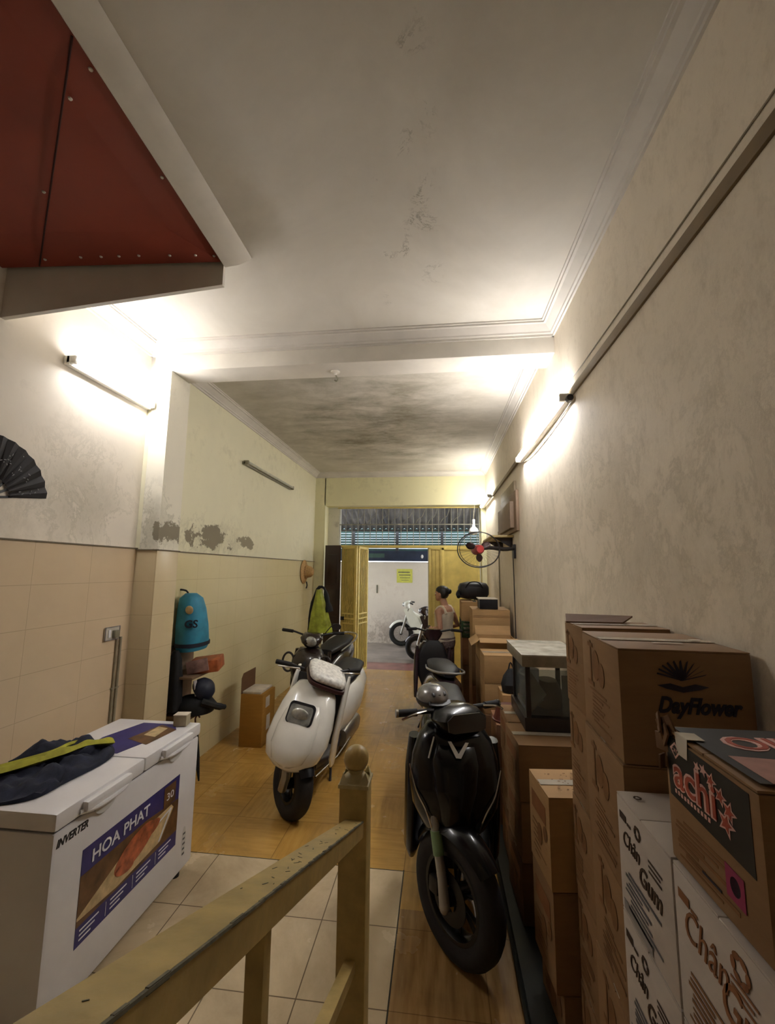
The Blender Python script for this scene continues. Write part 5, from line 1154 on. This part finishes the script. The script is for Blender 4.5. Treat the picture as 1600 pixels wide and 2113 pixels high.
# farther pile by the gate
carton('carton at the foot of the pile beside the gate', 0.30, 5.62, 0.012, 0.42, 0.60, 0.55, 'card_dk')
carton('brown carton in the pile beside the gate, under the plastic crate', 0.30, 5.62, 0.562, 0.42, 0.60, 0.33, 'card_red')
cr = thing('plastic_crate', 'dark green plastic crate in the pile beside the gate', 'crate', (0.30, 5.62, 0.892))
b = bm_(); a_box(b, (0.20, 0.28, 0.01), (0.40, 0.56, 0.02), bev=0.004); obj('floor_panel', b, 'green_pl', cr)
b = bm_()
for z in (0.04, 0.09, 0.14, 0.185):
    for s in (0.0, 0.56): a_box(b, (0.20, s, z), (0.40, 0.012, 0.022))
    for s in (0.0, 0.40): a_box(b, (s, 0.28, z), (0.012, 0.56, 0.022))
for x in (0.0, 0.13, 0.27, 0.40):
    for y in (0.0, 0.56): a_box(b, (x, y, 0.10), (0.022, 0.014, 0.20))
obj('slatted_sides', b, 'green_pl', cr)
b = bm_(); a_box(b, (0.2, 0.28, 0.10), (0.32, 0.45, 0.14), bev=0.02); obj('plastic_liner', b, 'panel_wh', cr)
carton('tan carton with a pale top lying on the green crate', 0.29, 5.62, 1.095, 0.34, 0.50, 0.24, 'card2', 0.0)
bb = thing('holdall', 'bulging black holdall on the pile of cartons beside the gate', 'bag', (0.47, 6.02, 1.338), 0.05)
b = bm_(); rr = []
for x, hy, hz in [(-0.20, 0.06, 0.05), (-0.175, 0.12, 0.095), (-0.08, 0.15, 0.118), (0.06, 0.15, 0.12), (0.17, 0.13, 0.10), (0.20, 0.07, 0.06)]:
    rr.append([(x, p[0]*1.0, p[2]) for p in [(hy*math.copysign(abs(math.cos(a))**0.75, math.cos(a)), 0, 0.12+hz*math.copysign(abs(math.sin(a))**0.75, math.sin(a))-0.001) for a in [2*PI*k/24 for k in range(24)]]])
a_loft(b, rr); obj('body', b, 'seat', bb, 60)
b = bm_(); a_tube(b, [(-0.12, -0.148, 0.16), (-0.06, -0.165, 0.23), (0.05, -0.165, 0.23), (0.11, -0.148, 0.16)], 0.008, 6, 4); obj('carry_handle', b, 'black_cloth', bb)
b = bm_(); a_tube(b, [(-0.17, -0.02, 0.12), (-0.21, -0.08, 0.08), (-0.21, -0.15, 0.04)], [0.03, 0.03, 0.025], 8, 3); obj('hanging_end', b, 'black_cloth', bb)

# carton by the left wall
lc = thing('carton', 'tall brown carton with one flap raised, standing by the far left wall', 'box', (-1.945, 4.26, 0.0), 0.0)
b = bm_(); a_box(b, (0.115, 0.16, 0.245), (0.23, 0.32, 0.49), bev=0.004); obj('body', b, carton_mat('ochre_cardboard', '#a3752a'), lc)
b = bm_(); a_box(b, (0.105, 0.16, 0.503), (0.19, 0.29, 0.022), bev=0.004); obj('paper_stack', b, 'paper', lc)
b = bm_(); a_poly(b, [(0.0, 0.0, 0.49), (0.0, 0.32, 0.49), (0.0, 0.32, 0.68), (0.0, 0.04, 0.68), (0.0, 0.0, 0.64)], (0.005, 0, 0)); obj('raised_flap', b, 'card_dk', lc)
b = bm_(); a_box(b, (0.2315, 0.12, 0.40), (0.001, 0.10, 0.10)); a_box(b, (0.2315, 0.15, 0.20), (0.001, 0.09, 0.14)); obj('paper_label', b, 'paper', lc)

# ------------------------------------------------------------------ hanging things behind the pillar
bp = thing('blue_bag', 'bright blue cloth bag with dark lettering hanging on the wall behind the pillar', 'bag', (-2.075, 3.50, 1.04))
b = bm_(); rr = []
for z, hx, hy, cyy in [(0.0, 0.09, 0.155, 0.05), (0.04, 0.11, 0.165, 0.05), (0.20, 0.11, 0.150, 0.03), (0.34, 0.10, 0.125, 0.01), (0.43, 0.085, 0.095, -0.01), (0.47, 0.04, 0.05, -0.02)]:
    rr.append([(p[0], p[1]+cyy, z) for p in sup(0, 0, z, hx, hy, 2.4, 26)])
a_loft(b, rr); obj('body', b, 'bag_blue', bp, 60)
b = bm_(); loft_z(b, [(0.035, 0.05, 0.115, 0.172), (0.065, 0.05, 0.117, 0.170)], 2.4, 26); obj('navy_band', b, 'bag_navy', bp)
b = bm_(); a_ball(b, (0.05, -0.115, 0.34), (0.035, 0.012, 0.035), RX(0.1)); obj('round_badge', b, 'cream_print', bp)
text('lettering', "GS", 'bag_navy', bp, frame((0.025, -0.135, 0.20), (1, 0.45, 0), (0, 0.08, 1)), 0.085, 0.10, ext=0.004, bold=0.002)
b = bm_(); a_tube(b, [(-0.02, -0.02, 0.45), (-0.06, 0.0, 0.49), (-0.15, 0.0, 0.50)], 0.008, 6, 3); obj('hanging_loop', b, 'bag_navy', bp)
rk = thing('wall_rack', 'small wooden rack behind the pillar piled with bags', 'rack', (-2.05, 3.55, 0.55))
b = bm_(); a_box(b, (-0.01, 0, 0.0), (0.24, 0.40, 0.02), bev=0.003); obj('shelf', b, 'board', rk)
b = bm_(); a_box(b, (-0.01, 0, 0.30), (0.24, 0.40, 0.02), bev=0.003); obj('shelf', b, 'board', rk)
b = bm_(); a_box(b, (-0.13, 0, 0.2), (0.016, 0.40, 0.66), bev=0.003); obj('back_board', b, 'board', rk)
oc = thing('folded_pack', 'orange and pink printed pack lying on the rack below the blue bag', 'package', (-1.98, 3.56, 0.865), 0.25)
b = bm_(); a_box(b, (0.03, 0.02, 0.05), (0.24, 0.22, 0.10), RX(0.05) @ RY(-0.12), 0.012); obj('wrapped_block', b, 'orange', oc)
b = bm_(); a_box(b, (-0.01, -0.105, 0.06), (0.17, 0.02, 0.10), RY(-0.2), 0.006); obj('printed_band', b, 'pink_cloth', oc)
nb = thing('cap', 'navy cap hanging at the front of the rack below the orange pack', 'cap', (-1.97, 3.50, 0.70), 0)
b = bm_(); a_lathe(b, [(0.095, 0.0), (0.095, 0.03), (0.08, 0.07), (0.045, 0.10), (0, 0.11)], Matrix.Translation((0.03, 0, 0.02)) @ Matrix.Rotation(0.9, 4, 'Y'), 24); obj('crown', b, 'bag_navy', nb)
b = bm_(); a_box(b, (0.02, -0.07, 0.06), (0.012, 0.04, 0.12), RY(-0.2), 0.004); obj('strap', b, 'panel_wh', nb)
kb = thing('rucksack', 'slumped black rucksack on the lower shelf behind the freezer corner', 'bag', (-1.99, 3.50, 0.562), 0.1)
b = bm_(); loft_z(b, [(0.0, 0, 0.15, 0.14), (0.05, 0, 0.17, 0.15), (0.09, -0.01, 0.14, 0.13), (0.12, -0.02, 0.09, 0.08), (0.135, -0.03, 0.03, 0.03)], 2.2, 26); obj('body', b, 'black_cloth', kb, 60)
b = bm_(); a_tube(b, [(0.10, -0.10, 0.10), (0.20, -0.06, 0.06), (0.24, 0.02, 0.03)], [0.03, 0.028, 0.02], 8, 3); obj('strap', b, 'black_cloth', kb)
wh_ = thing('coat', 'black coat hanging behind the pillar edge between the blue bag and the rack', 'coat', (-2.10, 3.36, 0.60))
b = bm_(); rr = []
for z, hx, hy in [(0.0, 0.06, 0.05), (0.1, 0.065, 0.055), (0.25, 0.06, 0.05), (0.40, 0.045, 0.04), (0.46, 0.02, 0.02)]:
    rr.append([((hx*(1+0.15*math.sin(5*a)))*math.cos(a), hy*(1+0.15*math.sin(5*a))*math.sin(a), z) for a in [2*PI*k/24 for k in range(24)]])
a_loft(b, rr); obj('folds', b, 'black_cloth', wh_, 70)
uw = thing('walking_stick', 'dark rolled umbrella leaning by the wall beside the freezer end', 'umbrella', (-1.94, 3.55, 0.0))
b = bm_(); a_tube(b, [(0.0, 0.0, 0.01), (-0.04, 0.02, 0.18), (-0.08, 0.04, 0.42)], [0.006, 0.022, 0.018], 10); obj('rolled_canopy', b, 'black_cloth', uw)
b = bm_(); a_tube(b, [(-0.08, 0.04, 0.42), (-0.09, 0.045, 0.47), (-0.07, 0.045, 0.50), (-0.05, 0.045, 0.48)], 0.007, 8, 3); obj('handle', b, 'red_dull', uw)
uw.name = 'umbrella'

# ------------------------------------------------------------------ gates, doors, grille
gr = thing('door_grille', 'barred transom grille across the top of the street doorway', 'grille', (-0.55, 7.73, 2.14))
b = bm_(); a_box(b, (0, 0, 0.0), (2.56, 0.05, 0.045), bev=0.004); a_box(b, (0, 0, 0.71), (2.56, 0.03, 0.03)); obj('rail', b, 'yellow', gr)
b = bm_(); a_box(b, (0, 0, 0.40), (2.56, 0.012, 0.018)); obj('rail', b, 'grille', gr)
for k in range(23):
    x = -1.24+2.48*k/22; b = bm_(); a_tube(b, [(x, 0, 0.02), (x, 0, 0.70)], 0.006, 6); obj('bar', b, 'grille', gr)
b = bm_()
for k in range(9):
    x = -0.95+0.22*k; a_tube(b, [(x, 0.01, 0.42), (x+0.05, 0.01, 0.50), (x+0.12, 0.01, 0.55), (x+0.17, 0.01, 0.68)], 0.005, 6, 3)
obj('scrollwork', b, 'grille', gr)

def leafpanel(name, label, p0, p1, z0, z1, mat, bars, grp=None, solid=False, latch=False):
    d = Vector((p1[0]-p0[0], p1[1]-p0[1], 0)); L = d.length; ang = math.atan2(d.y, d.x)
    t = thing(name, label, 'gate', (p0[0], p0[1], z0), ang, grp); h = z1-z0
    b = bm_()
    for z in (0.02, h-0.02): a_box(b, (L/2, 0, z), (L, 0.032, 0.04), bev=0.003)
    for x in (0.02, L-0.02): a_box(b, (x, 0, h/2), (0.04, 0.032, h), bev=0.003)
    for z in ((0.80, 0.88, 0.96) if not solid else ()): a_box(b, (L/2, 0, z), (L, 0.028, 0.022))
    obj('frame', b, mat, t)
    if solid:
        b = bm_(); a_box(b, (L/2, 0.004, h/2), (L-0.06, 0.006, h-0.06))
        for x in bars: a_box(b, (x, -0.002, h/2), (0.012, 0.008, h-0.08))
        obj('sheet_panel', b, mat, t)
    else:
        for k in range(bars):
            x = 0.04+(L-0.08)*(k+0.5)/bars; b = bm_(); a_box(b, (x, 0, h/2), (0.014, 0.014, h-0.06)); obj('bar', b, mat, t)
        b = bm_(); a_box(b, (L/2, 0.013, h/2), (L-0.06, 0.003, h-0.06)); obj('backing_sheet', b, 'yellow_dk', t)
    if latch:
        b = bm_(); a_box(b, (0.06, -0.03, 0.88), (0.05, 0.05, 0.06), bev=0.006); obj('lock', b, 'blk', t)
        b = bm_()
        for k in (-1, 0, 1, 2): a_tube(b, [(L/2, -0.02, 1.02), (L/2+0.03*k, -0.03, 1.10), (L/2+0.05*k, -0.03, 1.20-0.02*abs(k))], 0.006, 6, 3)
        obj('scroll_ornament', b, mat, t)
    return t
leafpanel('gate_leaf', 'yellow barred gate leaf folded inward on the left of the doorway', (-1.665, 7.42), (-1.365, 7.24), 0.02, 2.12, 'yellow', 8, latch=True)
leafpanel('gate_leaf', 'narrow yellow barred gate leaf closing the fold, right behind the front left leaf', (-1.355, 7.27), (-1.255, 7.68), 0.02, 2.12, 'yellow', 5)
leafpanel('gate_leaf', 'narrow yellow gate leaf on the right, coloured darker for its inward angle, behind the person', (-0.165, 7.50), (0.06, 7.68), 0.02, 2.12, 'yellow_dk', (0.08, 0.16, 0.24), solid=True)  # shading from the leaf's angle is put into its darker yellow
leafpanel('gate_leaf', 'wide bright yellow sheet gate leaf on the right of the doorway', (0.065, 7.69), (0.72, 7.69), 0.02, 2.12, 'yellow', (0.10, 0.38), solid=True)
wd = thing('wooden_door', 'dark stained wooden door leaf folded back at the left of the doorway', 'door', (-1.96, 7.40, 0.01), -0.12)
b = bm_(); a_box(b, (0.14, 0, 1.065), (0.28, 0.04, 2.13), bev=0.004); obj('slab', b, 'wood_dk', wd)
for z, h in ((0.45, 0.7), (1.15, 0.45), (1.72, 0.5)):
    b = bm_(); a_box(b, (0.14, -0.022, z), (0.17, 0.012, h), bev=0.005); obj('raised_panel', b, 'wood_dk', wd)

# ------------------------------------------------------------------ alley beyond
nt = thing('notice', 'yellow paper notice stuck on the pale alley wall', 'sign', (-1.00, 10.545, 1.42))
b = bm_(); a_box(b, (0.19, 0, 0.165), (0.38, 0.004, 0.33)); obj('paper', b, 'notice', nt)
b = bm_(); mn = frame((0.02, -0.0024, 0.03), (1, 0, 0), (0, 0, 1))
for k, (x, w) in enumerate(((0.10, 0.20), (0.06, 0.26), (0.04, 0.30), (0.02, 0.31))): 
    for j in range(int(w/0.035)): flat(b, mn, rect(x+0.035*j, 0.02+0.062*k, 0.026, [0.012, 0.014, 0.022, 0.028][k]), 0.001)
obj('printed_text', b, 'grey_text', nt, 0)
sl = thing('wall_slot', 'small dark slot in the pale alley wall left of the notice', 'slot', (-1.48, 10.546, 1.26)); b = bm_(); a_box(b, (0, 0, 0), (0.035, 0.008, 0.20), bev=0.002); obj('cover', b, 'fixture_dk', sl); b = bm_(); a_box(b, (0, -0.006, 0), (0.014, 0.006, 0.17)); obj('opening', b, 'grey_text', sl)
sg = thing('signboard', 'dark blue signboard above the pale alley wall', 'sign', (-1.0, 10.5, 1.93))
b = bm_(); a_box(b, (0, 0, 0.13), (6.0, 0.08, 0.25), bev=0.01); obj('board', b, 'blue_sign', sg)
b = bm_(); a_box(b, (-0.55, -0.042, 0.14), (0.5, 0.006, 0.10)); a_box(b, (-0.85, -0.042, 0.12), (0.3, 0.006, 0.14)); obj('pale_panel', b, 'teal', sg)
b = bm_(); a_ball(b, (0.62, -0.05, 0.12), (0.03, 0.012, 0.045)); obj('white_emblem', b, 'white_pl', sg)
shu = thing('shutter', 'teal grey slatted shutter across the alley above the signboard', 'shutter', (-1.0, 10.62, 2.19))
b = bm_()
for k in range(20): a_box(b, (0, 0, 0.03+0.062*k), (6.0, 0.02, 0.058))
obj('slats', b, 'teal', shu)
for x in (-2.2, -1.1, 0.0, 1.1, 2.2):
    b = bm_(); a_box(b, (x, -0.03, 0.62), (0.07, 0.04, 1.26)); obj('mullion', b, 'pole', shu)
aw = thing('awning', 'grey corrugated awning hanging over the alley outside the doorway', 'awning', (-1.0, 9.9, 2.72), 0)
b = bm_(); N = 160; L = 6.0; top = []; bot = []
rr = []
for yy, zz in ((-1.87, 0.70), (0.55, 0.0)):
    ring = [(-L/2+L*k/N, yy, zz+0.022*math.sin(k*PI/2)) for k in range(N+1)]
    rr.append(ring)
V = [[b.verts.new(p) for p in r] for r in rr]
for k in range(N): b.faces.new((V[0][k], V[0][k+1], V[1][k+1], V[1][k]))
o = obj('corrugated_sheet', b, 'awning', aw); m = o.modifiers.new('solid', 'SOLIDIFY'); m.thickness = 0.006
for x in (-1.6, -0.2, 1.2):
    b = bm_(); a_box(b, (x, -0.66, 0.315), (0.05, 2.48, 0.05), RX(-0.281)); obj('rafter', b, 'pole', aw)
b = bm_(); a_box(b, (0, 0.52, -0.04), (6.0, 0.04, 0.05)); obj('edge_beam', b, 'pole', aw)

# ------------------------------------------------------------------ the person
pr = thing('person', 'person in a cream sleeveless top with black hair in a bun, beside the gate', 'person', (0.075, 6.02, 0.0), math.radians(-124))
# local: facing -Y ; height 1.50
def limb(b, pts, rs, seg=12): a_tube(b, pts, rs, seg)
HS = 1.50/7.2
b = bm_()
loft_z(b, [(0.74, 0, 0.135, 0.105, 2.2), (0.80, 0.005, 0.155, 0.115, 2.2), (0.88, 0.0, 0.140, 0.10, 2.2), (0.97, -0.005, 0.122, 0.088, 2.2), (1.06, 0.0, 0.135, 0.098, 2.2), (1.14, 0.005, 0.150, 0.10, 2.3), (1.20, 0.012, 0.160, 0.082, 2.3), (1.235, 0.015, 0.12, 0.06, 2.1), (1.255, 0.012, 0.055, 0.05, 2.0), (1.31, -0.005, 0.046, 0.048, 2.0), (1.34, -0.015, 0.045, 0.048, 2.0)], 2.2, 24)
for s in (-1, 1):
    limb(b, [(s*0.075, 0.0, 0.80), (s*0.085, -0.005, 0.62), (s*0.085, 0.0, 0.43), (s*0.085, 0.02, 0.25), (s*0.085, 0.03, 0.08)], [0.085, 0.075, 0.052, 0.050, 0.034])
    limb(b, [(s*0.085, 0.045, 0.03), (s*0.088, 0.0, 0.035), (s*0.095, -0.09, 0.022), (s*0.098, -0.14, 0.016)], [0.030, 0.034, 0.030, 0.016])
# arms: both bent with hands together at the waist
for s in (-1, 1):
    sh_ = Vector((s*0.160, 0.015, 1.185)); el = Vector((s*0.215, 0.085, 0.975)); wr = Vector((s*0.115, -0.115, 0.93))
    limb(b, [Vector((s*0.12, 0.015, 1.19)), sh_, sh_.lerp(el, 0.5), el, el.lerp(wr, 0.4), wr], [0.045, 0.046, 0.040, 0.033, 0.031, 0.022])
    d = Vector((-s*0.45, -0.8, -0.1)).normalized(); side = Vector((0, 0, 1)); palm = wr+d*0.045
    a_ball(b, palm, (0.030, 0.036, 0.018), None, 12, 8)
    limb(b, [wr, palm], [0.022, 0.026])
    for k in range(4):
        o0 = palm+d*0.022+Vector((0, 0, 0.026-0.017*k)); L = [0.055, 0.062, 0.058, 0.046][k]
        limb(b, [o0-d*0.015, o0+d*L*0.45, o0+d*L*0.75+Vector((-s*0.014, 0, -0.006)), o0+d*L*0.85+Vector((-s*0.030, 0.010, -0.010))], [0.0095, 0.0088, 0.0082, 0.0072], 8)
    limb(b, [wr+d*0.015+Vector((0, 0, 0.018)), palm+Vector((-s*0.012, 0, 0.038)), palm+d*0.028+Vector((-s*0.024, 0, 0.040))], [0.012, 0.0105, 0.0085], 8)
# head turned: ellipsoid with jaw, nose, brow, lips, ears
hd = Vector((0, -0.028, 1.405))
TR = Matrix.Translation(hd) @ Matrix.Rotation(math.radians(6), 4, 'Z')
rr = []
for z, hx, y0, y1 in [(-0.098, 0.022, -0.075, -0.035), (-0.085, 0.042, -0.086, 0.0), (-0.06, 0.058, -0.088, 0.045), (-0.03, 0.067, -0.090, 0.075), (0.0, 0.072, -0.088, 0.090), (0.03, 0.074, -0.086, 0.094), (0.06, 0.068, -0.074, 0.086), (0.085, 0.048, -0.05, 0.062), (0.098, 0.020, -0.02, 0.03)]:
    rr.append([TR @ Vector((hx*math.cos(a), (y0+y1)/2+(y1-y0)/2*math.sin(a), z)) for a in [2*PI*k/24 for k in range(24)]])
a_loft(b, rr)
limb(b, [TR @ Vector((0, -0.086, 0.012)), TR @ Vector((0, -0.098, -0.012)), TR @ Vector((0, -0.106, -0.028))], [0.006, 0.009, 0.013], 8)
a_ball(b, TR @ Vector((0, -0.088, -0.056)), (0.022, 0.010, 0.008), None, 10, 6); a_ball(b, TR @ Vector((0, -0.084, 0.022)), (0.05, 0.010, 0.008), None, 10, 6)
for s in (-1, 1): a_ball(b, TR @ Vector((s*0.074, 0.005, -0.008)), (0.009, 0.018, 0.030), None, 10, 8)
o = obj('body', b, 'skin', pr, 60)
m = o.modifiers.new('remesh', 'REMESH'); m.mode = 'VOXEL'; m.voxel_size = 0.0055; m.use_smooth_shade = True
m = o.modifiers.new('smooth', 'SMOOTH'); m.factor = 0.5; m.iterations = 2
for s in (-1, 1):
    b = bm_(); a_ball(b, TR @ Vector((s*0.028, -0.083, 0.004)), (0.011, 0.008, 0.007), None, 10, 8); obj('eye', b, 'white_pl', pr)
    b = bm_(); a_ball(b, TR @ Vector((s*0.028, -0.089, 0.004)), (0.0055, 0.004, 0.0055), None, 8, 6); obj('iris', b, 'blk', pr)
b = bm_(); a_ball(b, TR @ Vector((0, -0.092, -0.056)), (0.020, 0.008, 0.006), None, 10, 6); obj('lips', b, pmat('lips', '#96564c', 0.5), pr)
b = bm_(); rr = []
for z, hx, y0, y1 in [(-0.055, 0.060, 0.0, 0.066), (-0.02, 0.076, -0.01, 0.088), (0.01, 0.082, -0.045, 0.101), (0.04, 0.083, -0.088, 0.104), (0.07, 0.076, -0.082, 0.096), (0.095, 0.056, -0.058, 0.072), (0.110, 0.025, -0.02, 0.03)]:
    rr.append([TR @ Vector((hx*(1+0.02*math.sin(9*a))*math.cos(a), (y0+y1)/2+(y1-y0)/2*math.sin(a), z)) for a in [2*PI*k/36 for k in range(36)]])
a_loft(b, rr); a_ball(b, TR @ Vector((0, 0.108, 0.035)), (0.040, 0.032, 0.036), None, 14, 10); obj('hair', b, 'hair', pr, 60)
b = bm_(); loft_z(b, [(0.80, 0.005, 0.172, 0.130), (0.88, 0.0, 0.158, 0.118), (0.97, -0.005, 0.142, 0.106), (1.06, 0.0, 0.150, 0.112), (1.13, 0.005, 0.152, 0.112), (1.17, 0.012, 0.138, 0.096)], 2.2, 30)
for s in (-1, 1): a_tube(b, [(s*0.085, -0.085, 1.14), (s*0.095, -0.04, 1.215), (s*0.095, 0.04, 1.238), (s*0.090, 0.095, 1.15)], [0.020, 0.020, 0.020, 0.022], 8, 3)
obj('sleeveless_top', b, 'tank', pr, 60)
b = bm_(); loft_z(b, [(0.71, 0.0, 0.160, 0.125), (0.76, 0.004, 0.168, 0.130), (0.83, 0.005, 0.166, 0.126), (0.86, 0.0, 0.152, 0.112)], 2.3, 30)
for s in (-1, 1):
    a_tube(b, [(s*0.078, 0.0, 0.78), (s*0.088, -0.005, 0.60), (s*0.092, 0.0, 0.40), (s*0.094, 0.02, 0.22), (s*0.094, 0.028, 0.12)], [0.098, 0.092, 0.085, 0.080, 0.080], 16)
obj('trousers', b, 'pants', pr, 60)
pb = thing('pouch', 'dark brown round pouch held at the waist of the person in the cream top', 'pouch', (0.075, 6.02, 0.0), math.radians(-124))
b = bm_(); a_ball(b, (0.0, -0.245, 0.895), (0.060, 0.040, 0.058), None, 18, 12); obj('body', b, 'maroon', pb)
b = bm_(); a_tube(b, [(-0.04, -0.245, 0.935), (0, -0.245, 0.965), (0.04, -0.245, 0.935)], 0.006, 6, 4); obj('handle', b, 'blk', pb)
